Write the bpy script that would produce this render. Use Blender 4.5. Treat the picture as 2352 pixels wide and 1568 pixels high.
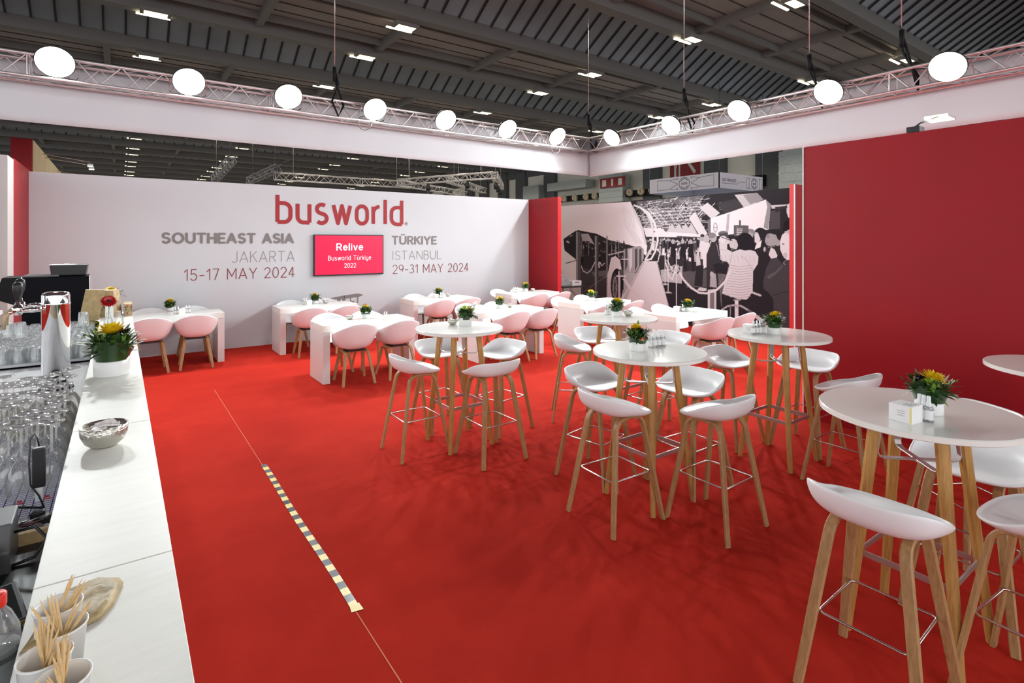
import bpy, bmesh, math, random
import numpy as np
from mathutils import Vector, Matrix
for o in list(bpy.data.objects): bpy.data.objects.remove(o)
S=bpy.context.scene; COL=S.collection; PI=math.pi
# ------------------------------------------------ camera, world, exposure
HC=1.83; AY=math.atan(901/1250.0)
cd=bpy.data.cameras.new('camera'); cam=bpy.data.objects.new('camera',cd); COL.objects.link(cam)
cam.location=(0,0,HC); cam.rotation_euler=(PI/2,0,-AY)
cd.sensor_width=36; cd.lens=1250*36/2352.0; cd.shift_y=-(784-555)/2352.0; cd.clip_end=400; cd.clip_start=.02
S.camera=cam
S.view_settings.view_transform='Standard'; S.view_settings.look='None'; S.view_settings.gamma=1
S.view_settings.use_curve_mapping=False; S.view_settings.exposure=0.0
W=bpy.data.worlds.new('world'); S.world=W; W.use_nodes=True
W.node_tree.nodes['Background'].inputs[0].default_value=(.95,.97,1,1)
W.node_tree.nodes['Background'].inputs[1].default_value=2.35
FLOOD_W=250.0      # truss floodlight power
# ------------------------------------------------ materials
def lin(c):
    return tuple(((x/255)/12.92 if x/255<=.04045 else ((x/255+.055)/1.055)**2.4) for x in c)+(1,)
MATS={}
def mat(n,col,rough=.5,metal=0,emit=None,es=1,alpha=None,noise=0,nscale=8,bump=0,bscale=60,coat=0,spec=.5,trans=0,stretch=None,sheen=0):
    m=bpy.data.materials.new(n); m.use_nodes=True; nt=m.node_tree; b=nt.nodes['Principled BSDF']
    c=col if len(col)==4 else tuple(col)+(1,)
    b.inputs['Base Color'].default_value=c; b.inputs['Roughness'].default_value=rough; b.inputs['Metallic'].default_value=metal
    b.inputs['Specular IOR Level'].default_value=spec; b.inputs['Coat Weight'].default_value=coat
    b.inputs['Transmission Weight'].default_value=trans
    if sheen: b.inputs['Sheen Weight'].default_value=sheen
    if emit: b.inputs['Emission Color'].default_value=tuple(emit)[:3]+(1,); b.inputs['Emission Strength'].default_value=es
    tc=nt.nodes.new('ShaderNodeTexCoord'); mp=nt.nodes.new('ShaderNodeMapping'); nt.links.new(tc.outputs['Object'],mp.inputs[0])
    if stretch: mp.inputs['Scale'].default_value=stretch
    if noise:
        t=nt.nodes.new('ShaderNodeTexNoise'); t.inputs['Scale'].default_value=nscale; t.inputs['Detail'].default_value=5
        nt.links.new(mp.outputs[0],t.inputs['Vector'])
        r=nt.nodes.new('ShaderNodeValToRGB'); nt.links.new(t.outputs['Fac'],r.inputs[0])
        r.color_ramp.elements[0].position=.3; r.color_ramp.elements[1].position=.7
        r.color_ramp.elements[0].color=tuple(x*(1-noise) for x in c[:3])+(1,)
        r.color_ramp.elements[1].color=tuple(min(1,x*(1+noise)) for x in c[:3])+(1,)
        nt.links.new(r.outputs[0],b.inputs['Base Color'])
    if bump:
        t=nt.nodes.new('ShaderNodeTexNoise'); t.inputs['Scale'].default_value=bscale; t.inputs['Detail'].default_value=3
        nt.links.new(mp.outputs[0],t.inputs['Vector'])
        q=nt.nodes.new('ShaderNodeBump'); q.inputs['Strength'].default_value=bump; q.inputs['Distance'].default_value=.01
        nt.links.new(t.outputs['Fac'],q.inputs['Height']); nt.links.new(q.outputs[0],b.inputs['Normal'])
    MATS[n]=m; return m
def thinglass(n,col=(1,1,1),refl=1.0,rough=.03,haze=.12):
    m=bpy.data.materials.new(n); m.use_nodes=True; nt=m.node_tree; nt.nodes.clear()
    o=nt.nodes.new('ShaderNodeOutputMaterial'); mx=nt.nodes.new('ShaderNodeMixShader')
    tr=nt.nodes.new('ShaderNodeBsdfTransparent'); tr.inputs[0].default_value=tuple(col)+(1,)
    gl=nt.nodes.new('ShaderNodeBsdfGlossy'); gl.inputs['Roughness'].default_value=rough
    lw=nt.nodes.new('ShaderNodeLayerWeight'); lw.inputs['Blend'].default_value=.35
    mu=nt.nodes.new('ShaderNodeMath'); mu.operation='MULTIPLY_ADD'; mu.inputs[1].default_value=refl; mu.inputs[2].default_value=.06; mu.use_clamp=True
    nt.links.new(lw.outputs['Fresnel'],mu.inputs[0]); nt.links.new(mu.outputs[0],mx.inputs[0])
    df=nt.nodes.new('ShaderNodeBsdfTranslucent'); df.inputs[0].default_value=(.95,.96,.97,1); dd=nt.nodes.new('ShaderNodeBsdfDiffuse'); dd.inputs[0].default_value=(.95,.96,.97,1)
    m1=nt.nodes.new('ShaderNodeMixShader'); m1.inputs[0].default_value=.5; nt.links.new(df.outputs[0],m1.inputs[1]); nt.links.new(dd.outputs[0],m1.inputs[2])
    m2=nt.nodes.new('ShaderNodeMixShader'); m2.inputs[0].default_value=haze; nt.links.new(tr.outputs[0],m2.inputs[1]); nt.links.new(m1.outputs[0],m2.inputs[2])
    nt.links.new(m2.outputs[0],mx.inputs[1]); nt.links.new(gl.outputs[0],mx.inputs[2]); nt.links.new(mx.outputs[0],o.inputs[0])
    return m
M={}
def dm(n,*a,**k): M[n]=mat(n,*a,**k)
dm('white_wall',(.62,.64,.665),.7,noise=.015,nscale=1.5)
dm('red_wall',(.32,.002,.009),.5,spec=.35,noise=.05,nscale=2,bump=.05,bscale=200)
dm('red_wall_lit',(.62,.016,.02),.45)  # lighter copy of the wall red, strong lamp light put into the colour
dm('white_edge',(.8,.78,.76),.5)
dm('fabric_white',(.64,.66,.69),.85,noise=.02,nscale=1.2,bump=.25,bscale=2.2)
dm('truss',(.72,.68,.68),.35,metal=.75)
dm('darktruss',(.25,.25,.27),.4,metal=.7)
dm('black',(.015,.015,.017),.4)
dm('softblack',(.012,.012,.013),.6,spec=.15)
dm('machine',(.005,.005,.008),.5,spec=.08)
dm('rubber',(.02,.02,.02),.7)
dm('shell',(.85,.865,.875),.35,noise=.01)
dm('tabletop',(.84,.835,.785),.16,coat=.2)
dm('slab',(.72,.73,.71),.28)
dm('counter',(.76,.75,.69),.38,noise=.03,nscale=7,bump=.06,bscale=120,stretch=(1,6,1))
dm('steel',(.66,.64,.63),.25,metal=1)
dm('bracket',(.55,.52,.52),.38,metal=.9)
dm('chrome',(.9,.9,.92),.06,metal=1)
dm('panel_grey',(.5,.49,.5),.6,noise=.05,nscale=3)
dm('panel_cream',(.56,.52,.5),.6)
dm('leaf',(.028,.075,.016),.45,noise=.5,nscale=30)
dm('bigleaf',(.018,.055,.014),.28,noise=.35,nscale=12,coat=.3)
dm('lightleaf',(.16,.30,.04),.4,noise=.4,nscale=20)
dm('yellow',(.86,.57,.01),.5,noise=.35,nscale=40)
dm('lime',(.55,.72,.10),.5)
dm('purple',(.035,.01,.05),.5)
dm('berry',(.03,.006,.01),.4)
dm('tinywhite',(.8,.8,.75),.6)
dm('petal_red',(.42,.008,.012),.4)
dm('flower_dark',(.03,.005,.01),.7)
dm('planter',(.82,.82,.80),.3)
dm('paperbox',(.84,.83,.83),.5)
dm('boxyellow',(.8,.75,.25),.5)
dm('labelgrey',(.35,.33,.35),.6)
dm('bottle_cap',(.82,.84,.84),.35)
dm('bowl_metal',(.58,.56,.50),.22,metal=.85,bump=.5,bscale=90)
dm('sachet',(.8,.75,.72),.5,noise=.25,nscale=90)
dm('kraft',(.50,.38,.22),.7,noise=.25,nscale=14,bump=.2,bscale=30)
dm('pouch',(.40,.29,.13),.45,noise=.2,nscale=25,bump=.8,bscale=18)
dm('pick',(.72,.50,.24),.55,noise=.15,nscale=60)
dm('cup',(.85,.84,.82),.3)
dm('yellowbag',(.85,.75,.02),.4,bump=.4,bscale=20)
dm('darkgrey',(.04,.04,.042),.35,noise=.05)
dm('midgrey',(.12,.12,.122),.4)
dm('screen_dark',(.02,.03,.03),.1,coat=.5)
dm('brass',(.6,.42,.12),.3,metal=.9)
dm('redcap',(.75,.03,.02),.35)
dm('tape_yellow',(.85,.68,.18),.3,coat=.4)
dm('tape_black',(.06,.06,.08),.2,coat=.6)
dm('seam',(.75,.22,.12),.9)
dm('lettering_red',(.37,.018,.025),.6)
dm('lettering_grey',(.22,.20,.19),.6)
dm('lettering_pale',(.30,.28,.26),.6)
dm('lettering_darkred',(.26,.03,.04),.6)
dm('tv_screen',(.3,.0,.03),.25,emit=lin((226,14,66)),es=.92)
dm('tv_text',(.8,.8,.8),.4,emit=(1,1,1),es=1.0)
dm('roof_panel',(.30,.26,.25),.8,noise=.12,nscale=.8)
dm('roof_rib',(.26,.29,.33),.6,noise=.15,nscale=.6)
dm('girder',(.17,.16,.155),.7)
dm('rib_line',(.05,.045,.045),.7)
dm('hall_cladding',(.85,.82,.72),.7,noise=.05,nscale=.5)
dm('hall_dark',(.10,.105,.11),.7)
dm('duct',(.45,.48,.47),.45,metal=.4,noise=.1)
dm('hall_floor',(.3,.29,.28),.8)
dm('nozzle',(.5,.42,.3),.5)
dm('lamp_glass',(1,1,1),.3,emit=(1,.97,.9),es=40)
dm('lamp_warm',(1,.95,.8),.3,emit=(1,.86,.5),es=2.6)
dm('lamp_small',(1,.95,.8),.3,emit=(1,.88,.62),es=8)
dm('sign_red',(.28,.02,.02),.5)
dm('sign_white',(.75,.72,.7),.5)
dm('box_lilac',(.50,.48,.56),.6)
dm('box_inner_glow',(.5,.6,.72),.6,emit=(.5,.65,.85),es=.25)  # faint bluish emission stands in for light inside the box, not a lamp
dm('box_ink',(.06,.05,.08),.6)
dm('cream_lit',(.8,.68,.42),.6,noise=.12,nscale=2)
dm('silver_box',(.45,.46,.47),.35,metal=.3)
dm('towel',(.8,.8,.86),.9)
dm('towel_blue',(.04,.05,.25),.9)
dm('work_top',(.68,.68,.69),.3,noise=.1,nscale=6)
dm('logo_red',(.5,.03,.04),.5)
M['glass']=thinglass('glass',(.99,.99,.99),.75,.06,.14)
M['glass_thick']=thinglass('glass_thick',(.97,.98,.98),.6,.08,.16)
# wood with grain
def wood(n,c1,c2,sc=(30,30,2.2)):
    m=bpy.data.materials.new(n); m.use_nodes=True; nt=m.node_tree; b=nt.nodes['Principled BSDF']
    tc=nt.nodes.new('ShaderNodeTexCoord'); mp=nt.nodes.new('ShaderNodeMapping'); mp.inputs['Scale'].default_value=sc
    t=nt.nodes.new('ShaderNodeTexNoise'); t.inputs['Scale'].default_value=3; t.inputs['Detail'].default_value=6; t.inputs['Distortion'].default_value=.6
    r=nt.nodes.new('ShaderNodeValToRGB'); r.color_ramp.elements[0].color=c1+(1,); r.color_ramp.elements[1].color=c2+(1,)
    r.color_ramp.elements[0].position=.32; r.color_ramp.elements[1].position=.68
    nt.links.new(tc.outputs['Object'],mp.inputs[0]); nt.links.new(mp.outputs[0],t.inputs[0]); nt.links.new(t.outputs['Fac'],r.inputs[0]); nt.links.new(r.outputs[0],b.inputs[0])
    b.inputs['Roughness'].default_value=.45; M[n]=m
wood('wood_stool',(.34,.19,.075),(.47,.285,.125))
wood('wood_table',(.38,.19,.045),(.52,.285,.08))
# carpet
m=mat('carpet',(.5,.02,.02),.85,bump=.35,bscale=350,spec=.04); M['carpet']=m; nt=m.node_tree; b=nt.nodes['Principled BSDF']
tc=nt.nodes.new('ShaderNodeTexCoord')
t=nt.nodes.new('ShaderNodeTexNoise'); t.inputs['Scale'].default_value=1.3; t.inputs['Detail'].default_value=8; t.inputs['Roughness'].default_value=.65
nt.links.new(tc.outputs['Object'],t.inputs[0]); r=nt.nodes.new('ShaderNodeValToRGB'); nt.links.new(t.outputs['Fac'],r.inputs[0])
r.color_ramp.elements[0].position=.35; r.color_ramp.elements[0].color=(.42,.022,.014,1)
r.color_ramp.elements[1].position=.68; r.color_ramp.elements[1].color=(.52,.030,.018,1); nt.links.new(r.outputs[0],b.inputs['Base Color'])
b.inputs['Specular Tint'].default_value=(1,.72,.5,1)
# ------------------------------------------------ builders
class MB:
    def __init__(s): s.v=[];s.f=[];s.m=[];s.sm=[]
    def add(s,v,f,mi=0,smooth=False):
        k=len(s.v); s.v+=[tuple(p) for p in v]
        for q in f: s.f.append(tuple(k+i for i in q)); s.m.append(mi); s.sm.append(smooth)
        return s
    def box(s,x0,x1,y0,y1,z0,z1,mi=0,mt=None):
        v=[(x,y,z) for z in (z0,z1) for y in (y0,y1) for x in (x0,x1)]
        if mt: v=[mt@Vector(p) for p in v]
        return s.add(v,[(0,2,3,1),(4,5,7,6),(0,1,5,4),(2,6,7,3),(0,4,6,2),(1,3,7,5)],mi)
    def tube(s,pts,r,n=8,mi=0,cap=True,smooth=True):
        pts=[Vector(p) for p in pts]; V=[];N=len(pts); up=None
        for i,p in enumerate(pts):
            t=(pts[min(i+1,N-1)]-pts[max(i-1,0)]).normalized()
            if up is None: up=Vector((0,0,1)) if abs(t.z)<.9 else Vector((1,0,0))
            a=t.cross(up).normalized(); bb=a.cross(t).normalized(); up=bb
            rr=r[i] if isinstance(r,(list,tuple)) else r
            for k in range(n):
                an=2*PI*k/n; V.append(p+a*math.cos(an)*rr+bb*math.sin(an)*rr)
        F=[(i*n+k,i*n+(k+1)%n,(i+1)*n+(k+1)%n,(i+1)*n+k) for i in range(N-1) for k in range(n)]
        if cap: F+=[tuple(range(n-1,-1,-1)),tuple((N-1)*n+k for k in range(n))]
        return s.add(V,F,mi,smooth)
    def sweep(s,pts,side,w,t,mi=0):
        pts=[Vector(p) for p in pts]; side=Vector(side).normalized(); V=[];N=len(pts)
        for i,p in enumerate(pts):
            T=(pts[min(i+1,N-1)]-pts[max(i-1,0)]).normalized(); B=T.cross(side).normalized(); sd=B.cross(T).normalized()
            ww=w[i] if isinstance(w,(list,tuple)) else w; tt=t[i] if isinstance(t,(list,tuple)) else t
            c=.22*min(ww,tt)
            for a,bq in ((-ww/2+c,-tt/2),(ww/2-c,-tt/2),(ww/2,-tt/2+c),(ww/2,tt/2-c),(ww/2-c,tt/2),(-ww/2+c,tt/2),(-ww/2,tt/2-c),(-ww/2,-tt/2+c)):
                V.append(p+sd*a+B*bq)
        n=8
        F=[(i*n+k,i*n+(k+1)%n,(i+1)*n+(k+1)%n,(i+1)*n+k) for i in range(N-1) for k in range(n)]
        F+=[tuple(range(n-1,-1,-1)),tuple((N-1)*n+k for k in range(n))]
        return s.add(V,F,mi)
    def lathe(s,prof,n=24,mi=0,c=(0,0,0),cap=False,smooth=True,sx=1,sy=1):
        V=[(c[0]+r*sx*math.cos(2*PI*k/n),c[1]+r*sy*math.sin(2*PI*k/n),c[2]+z) for r,z in prof for k in range(n)]
        F=[(i*n+k,i*n+(k+1)%n,(i+1)*n+(k+1)%n,(i+1)*n+k) for i in range(len(prof)-1) for k in range(n)]
        if cap: F+=[tuple(range(n-1,-1,-1)),tuple((len(prof)-1)*n+k for k in range(n))]
        return s.add(V,F,mi,smooth)
    def build(s,name,mats,parent=None,bevel=0,solid=0,auto=False):
        me=bpy.data.meshes.new(name); me.from_pydata(s.v,[],s.f)
        if not isinstance(mats,(list,tuple)): mats=[mats]
        for x in mats: me.materials.append(M[x] if isinstance(x,str) else x)
        me.polygons.foreach_set('material_index',s.m); me.polygons.foreach_set('use_smooth',s.sm); me.update()
        o=bpy.data.objects.new(name,me); COL.objects.link(o)
        if parent: o.parent=parent
        if bevel:
            q=o.modifiers.new('b','BEVEL'); q.width=bevel; q.segments=2; q.limit_method='ANGLE'
        if solid:
            q=o.modifiers.new('s','SOLIDIFY'); q.thickness=solid; q.offset=0
        return o
def tag(o,label=None,cat=None,group=None,kind=None):
    if label: o['label']=label
    if cat: o['category']=cat
    if group: o['group']=group
    if kind: o['kind']=kind
    return o
def thing(name,label,cat,loc=(0,0,0),rz=0,group=None):
    o=bpy.data.objects.new(name,None); COL.objects.link(o); o.empty_display_size=.1
    o.location=loc; o.rotation_euler=(0,0,rz); return tag(o,label,cat,group)
KIDS={}
def kids(r):
    return [o for o in bpy.data.objects if o.parent==r]
def dup(r,loc,rz,label,group=None,scale=None,cache={}):
    if r.name not in cache: cache[r.name]=[(c,kids(c)) for c in kids(r)]
    n=r.copy(); COL.objects.link(n); n.location=loc; n.rotation_euler=(0,0,rz); n['label']=label
    if group: n['group']=group
    if scale: n.scale=(scale,)*3
    for ch,gs in cache[r.name]:
        c=ch.copy(); COL.objects.link(c); c.parent=n
        for g in gs:
            d=g.copy(); COL.objects.link(d); d.parent=c
    return n
USED=set()
def place(r,loc,rz,label,group=None,scale=None):
    if r.name not in USED:
        USED.add(r.name); r.location=loc; r.rotation_euler=(0,0,rz); r['label']=label
        if group: r['group']=group
        if scale: r.scale=(scale,)*3
        return r
    return dup(r,loc,rz,label,group,scale)
def struct(o): o['kind']='structure'; return o
def arc(cx,cy,rx,ry,a0,a1,n=12):
    return [(cx+rx*math.cos(math.radians(a0+(a1-a0)*i/n)),cy+ry*math.sin(math.radians(a0+(a1-a0)*i/n))) for i in range(n+1)]
# ------------------------------------------------ stroke lettering
A=arc
G={}
G['O']=(.80,[A(.40,.5,.40,.5,0,360,28)]); G['0']=(.56,[A(.28,.5,.28,.5,0,360,24)])
G['S']=(.56,[A(.29,.755,.25,.245,40,270,14)+A(.28,.255,.27,.255,88,-145,14)])
G['U']=(.66,[[(0,1),(0,.33)]+A(.33,.33,.33,.33,180,360)+[(.66,1)]])
G['T']=(.60,[[(0,1),(.6,1)],[(.3,1),(.3,0)]]); G['H']=(.62,[[(0,0),(0,1)],[(.62,0),(.62,1)],[(0,.5),(.62,.5)]])
G['E']=(.5,[[(.5,1),(0,1),(0,0),(.5,0)],[(0,.5),(.45,.5)]]); G['A']=(.72,[[(0,0),(.36,1),(.72,0)],[(.12,.3),(.60,.3)]])
G['I']=(.02,[[(0,0),(0,1)]]); G['J']=(.42,[[(.42,1),(.42,.24)]+A(.2,.24,.22,.24,0,-150)])
G['K']=(.56,[[(0,0),(0,1)],[(.54,1),(.0,.42)],[(.2,.62),(.56,0)]])
G['R']=(.56,[[(0,0),(0,1),(.3,1)]+A(.3,.73,.25,.27,90,-90)+[(0,.46)],[(.28,.46),(.56,0)]])
G['M']=(.78,[[(0,0),(0,1),(.39,.25),(.78,1),(.78,0)]]); G['Y']=(.66,[[(0,1),(.33,.45),(.66,1)],[(.33,.45),(.33,0)]])
G['B']=(.56,[[(.28,.53),(0,.53),(0,1),(.28,1)]+A(.28,.765,.22,.235,90,-90)+A(.28,.265,.28,.265,90,-90)+[(0,0),(0,.53)]])
G['N']=(.66,[[(0,0),(0,1),(.66,0),(.66,1)]]); G['L']=(.46,[[(0,1),(0,0),(.46,0)]])
G['P']=(.54,[[(0,0),(0,1),(.3,1)]+A(.3,.72,.25,.28,90,-90)+[(0,.44)]])
G['G']=(.72,[A(.38,.5,.38,.5,45,320,20)+[(.72,.5),(.42,.5)]]); G['D']=(.66,[[(0,0),(0,1),(.2,1)]+A(.2,.5,.46,.5,90,-90,16)+[(0,0)]])
G['1']=(.26,[[(0,.78),(.24,1),(.24,0)]]); G['2']=(.52,[A(.26,.72,.26,.28,165,-25,12)+[(0,0),(.54,0)]])
G['3']=(.5,[A(.24,.76,.22,.24,150,-90)[:]+A(.23,.27,.27,.27,88,-150)]); G['4']=(.56,[[(.4,0),(.4,1)],[(.4,1),(0,.27),(.56,.27)]])
G['5']=(.52,[[(.48,1),(.09,1),(.05,.55)]+A(.25,.31,.27,.31,120,-150,14)]); G['7']=(.5,[[(0,1),(.5,1),(.16,0)]])
G['9']=(.52,[A(.26,.72,.26,.28,0,360,20),A(-.02,.72,.54,.72,0,-42,8)]); G['-']=(.36,[[(0,.42),(.36,.42)]])
G['Ü']=(.66,G['U'][1]+[[(.2,1.26),(.21,1.26)],[(.45,1.26),(.46,1.26)]]); G[' ']=(.26,[])
x=.7
G['b']=(.46,[[(0,1),(0,0)],[(0,x),(.22,x)]+A(.22,.47,.24,.23,90,0,6)+A(.22,.23,.24,.23,0,-90,6)+[(0,0)]])
G['d']=(.46,[[(.46,1),(.46,0)],[(.46,x),(.24,x)]+A(.24,.47,.24,.23,90,180,6)+A(.24,.23,.24,.23,180,270,6)+[(.46,0)]])
G['u']=(.44,[[(0,x),(0,.22)]+A(.22,.22,.22,.22,180,270,6)+[(.44,.0)],[(.44,x),(.44,0)]])
G['s']=(.40,[A(.21,.53,.19,.17,50,270,10)+A(.20,.17,.20,.18,88,-140,10)])
G['w']=(.68,[[(0,x),(.18,0),(.34,x-.02),(.5,0),(.68,x)]])
G['o']=(.44,[A(.22,.46,.22,.24,0,180,10)+A(.22,.24,.22,.24,180,360,10)+[(.44,.46)]])
G['r']=(.26,[[(0,x),(0,0)],[(0,.42)]+A(.26,.42,.26,.28,165,90,6)]); G['l']=(.02,[[(0,1),(0,0)]])
G['e']=(.44,[[(0,.37),(.44,.37)]+A(.22,.36,.22,.35,0,315,18)]); G['i']=(.02,[[(0,x),(0,0)],[(0,.95),(.005,.95)]])
G['v']=(.42,[[(0,x),(.21,0),(.42,x)]]); G['k']=(.38,[[(0,1),(0,0)],[(.36,x),(0,.25)],[(.14,.4),(.38,0)]])
G['y']=(.42,[[(0,x),(0,.22)]+A(.21,.22,.21,.22,180,360,8),[(.42,x),(.42,-.08)]+A(.2,-.08,.22,.2,0,-140,8)])
G['ü']=(.44,G['u'][1]+[[(.12,.93),(.13,.93)],[(.31,.93),(.32,.93)]])
G['C']=(.66,[A(.38,.5,.38,.5,45,315,18)])
def textmesh(txt,w=.12,gap=.2,butt=False):
    """flat lettering in the unit plane (x right, y up); returns strokes as polygons and total width"""
    V=[];F=[];x0=0
    for ch in txt:
        wd,st=G[ch]
        for pl in st:
            pl=[(a+x0,b2) for a,b2 in pl]
            for i in range(len(pl)-1):
                (ax,ay),(bx,by)=pl[i],pl[i+1]; dx,dy=bx-ax,by-ay; L=math.hypot(dx,dy) or 1e-6; nx,ny=-dy/L*w/2,dx/L*w/2
                k=len(V); V+=[(ax+nx,ay+ny),(ax-nx,ay-ny),(bx-nx,by-ny),(bx+nx,by+ny)]; F.append((k,k+1,k+2,k+3))
            js=range(1,len(pl)-1) if butt else range(len(pl))
            for i in js:
                k=len(V); V+=[(pl[i][0]+w/2*math.cos(2*PI*q/12),pl[i][1]+w/2*math.sin(2*PI*q/12)) for q in range(12)]; F.append(tuple(range(k,k+12)))
        x0+=wd+gap
    return V,F,x0-gap
def lettering(name,txt,x0,x1,zb,h,w,gap,mt,parent,fn,butt=False,mi=0,xs=None):
    """fn maps (x along, z up) to a point of the surface"""
    V,F,tw=textmesh(txt,w,gap,butt); sc=(x1-x0)/tw; P0=fn(0,0); nrm=(Vector(fn(1,0))-Vector(P0)).cross(Vector(fn(0,1))-Vector(P0)).normalized()
    W_=[Vector(fn(x0+a*sc,zb+c*h)) for a,c in V]
    for i,f in enumerate(F):
        for k in f: W_[k]+=nrm*(3e-5*i)
    b=MB(); b.add(W_,F); return b.build(name,mt,parent)
# ================================================= SETTING
YW=10.4; HW=2.84
b=MB(); b.box(-12,14,-4,14,-.02,0); o=struct(b.build('floor','carpet'))
b=MB(); b.box(-60,60,-25,130,-.06,-.03); o=struct(b.build('hall_floor','hall_floor'))
# carpet joins
def seam(x0,y0,x1,y1,w=.006):
    d=Vector((x1-x0,y1-y0,0)).normalized(); n=Vector((-d.y,d.x,0))*w/2; a=Vector((x0,y0,.0015)); c=Vector((x1,y1,.0015))
    q=MB(); q.add([a+n,a-n,c-n,c+n],[(0,1,2,3)]); return struct(q.build('trim_1','seam'))
seam(.948,1.0,.948,2.65); seam(.948,4.8,.948,7.6,.004)
# back wall with its red left return, and its lettering
b=MB(); b.box(-1.06,7.99,YW,YW+.08,0,HW); wall=struct(b.build('wall_back','white_wall'))
b=MB(); b.box(7.99,8.06,9.32,YW,0,HW); b.box(7.99,8.06,YW,YW+.08,0,HW); struct(b.build('wall_fin','red_wall'))
b=MB(); b.box(-1.14,-1.06,9.02,YW+.08,0,HW+.02); struct(b.build('wall_left','red_wall'))
b=MB(); b.box(-1.16,-1.06,8.58,9.02,0,HW); b.box(-1.35,-1.16,8.2,9.0,0,HW,1); b.box(-1.9,-1.36,8.05,8.2,0,2.2,1); b.box(-2.2,-1.36,8.05,8.4,2.2,HW-.02,1)
struct(b.build('wall_service',['panel_cream','panel_grey']))
fB=lambda a,z:(a,YW-.003,z)
o=lettering('title_lettering','busworld',2.30,4.70,2.185,.49,.15,.26,'lettering_red',wall,fB,True); o['label']='big red lower-case title printed on the wall'
lettering('southeast_lettering','SOUTHEAST ASIA',.56,2.56,1.815,.15,.24,.30,'lettering_grey',wall,fB)
lettering('jakarta_lettering','JAKARTA',1.57,2.59,1.475,.185,.06,.24,'lettering_pale',wall,fB)
lettering('jakarta_date_lettering','15-17 MAY 2024',.86,2.59,1.19,.18,.075,.26,'lettering_darkred',wall,fB)
lettering('turkiye_lettering','TÜRKIYE',4.50,5.49,1.785,.15,.22,.30,'lettering_grey',wall,fB)
lettering('istanbul_lettering','ISTANBUL',4.51,5.61,1.465,.175,.06,.24,'lettering_pale',wall,fB)
lettering('istanbul_date_lettering','29-31 MAY 2024',4.51,6.29,1.18,.175,.07,.25,'lettering_darkred',wall,fB)
b=MB()
cx,cz=4.80,2.20
for (r0,r1) in ((.026,.033),):
    pts=[(cx+r*math.cos(2*PI*k/20),YW-.003,cz+r*math.sin(2*PI*k/20)) for k in range(20) for r in (r0,r1)]
    b.add(pts,[(2*k,2*k+1,(2*k+3)%40,(2*k+2)%40) for k in range(20)])
o=b.build('registered_mark','lettering_darkred',wall)
lettering('registered_letter','R',cx-.010,cx+.012,cz-.015,.03,.2,.2,'lettering_darkred',wall,fB)
# old open bus drawing on the wall (polygons traced as a flat print at its place)
def bx(px,py):   # drawing units of the print -> wall
    return (3.095+(px)*.000438, YW-.003, 0.905-(py)*.000405)
b=MB()
def dr(*pts): b.add([bx(*p) for p in pts],[tuple(range(len(pts)))])
dr((265,380),(460,345),(470,370),(430,400),(330,395)); dr((450,340),(940,270),(960,290),(960,430),(560,430),(500,400))
dr((930,270),(1390,225),(1400,390),(1250,415),(950,430)); dr((1390,225),(1560,215),(1700,245),(1820,310),(1680,350),(1600,390),(1580,400),(1400,390))
dr((1525,395),(1585,395),(1570,700),(1510,700)); dr((400,400),(520,400),(510,540),(395,510),(395,495),(440,495),(440,420),(400,420))
dr((640,420),(790,430),(780,520),(850,640),(760,660),(560,560),(660,540)); dr((840,430),(1000,430),(1000,640),(840,640),(880,560))
dr((980,600),(1030,560),(1060,510),(1110,560),(1200,600),(1210,420),(1250,420),(1255,540),(1330,570),(1400,550),(1400,680),(1200,700),(900,700),(940,620))
dr((400,700),(1500,720),(1560,790),(1560,1100),(420,1100)); dr((1755,790),(1795,790),(1795,1000),(1755,1000)); dr((1960,820),(1985,820),(1970,960),(1955,960))
b.tube([bx(1800,800),bx(1840,755),bx(1880,745),bx(1930,755),bx(1975,780)],.006,6); b.tube([bx(1910,840),bx(1912,900)],.006,6)
for wx in (700,1350):
    pts=[bx(wx+r*math.cos(2*PI*k/24),1130+r*math.sin(2*PI*k/24)) for k in range(24) for r in (180,230)]
    b.add(pts,[(2*k,2*k+1,(2*k+3)%48,(2*k+2)%48) for k in range(24)])
    for k in range(8): b.tube([bx(wx,1130),bx(wx+200*math.cos(k*PI/4),1130+200*math.sin(k*PI/4))],.004,4)
b.build('bus_drawing','lettering_grey',wall)
# television
tv=thing('television','flat television on the white wall showing a bright red slide','television',(3.6,YW-.04,1.575))
b=MB(); b.box(-.68,.68,-.03,.035,-.39,.39); TVF=b.build('frame','black',tv,bevel=.006)
b=MB(); b.box(-.66,.66,-.033,-.030,-.365,.372); TVS=b.build('screen','tv_screen',tv)
fT=lambda a,z:(a-3.6,-.036,z-1.575)
lettering('slide_title','Relive',3.345,3.845,1.67,.12,.15,.28,'tv_text',tv,fT)
lettering('slide_subtitle','Busworld Türkiye',3.18,4.01,1.48,.082,.085,.26,'tv_text',tv,fT)
lettering('slide_year','2022',3.49,3.71,1.335,.08,.085,.26,'tv_text',tv,fT)
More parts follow.
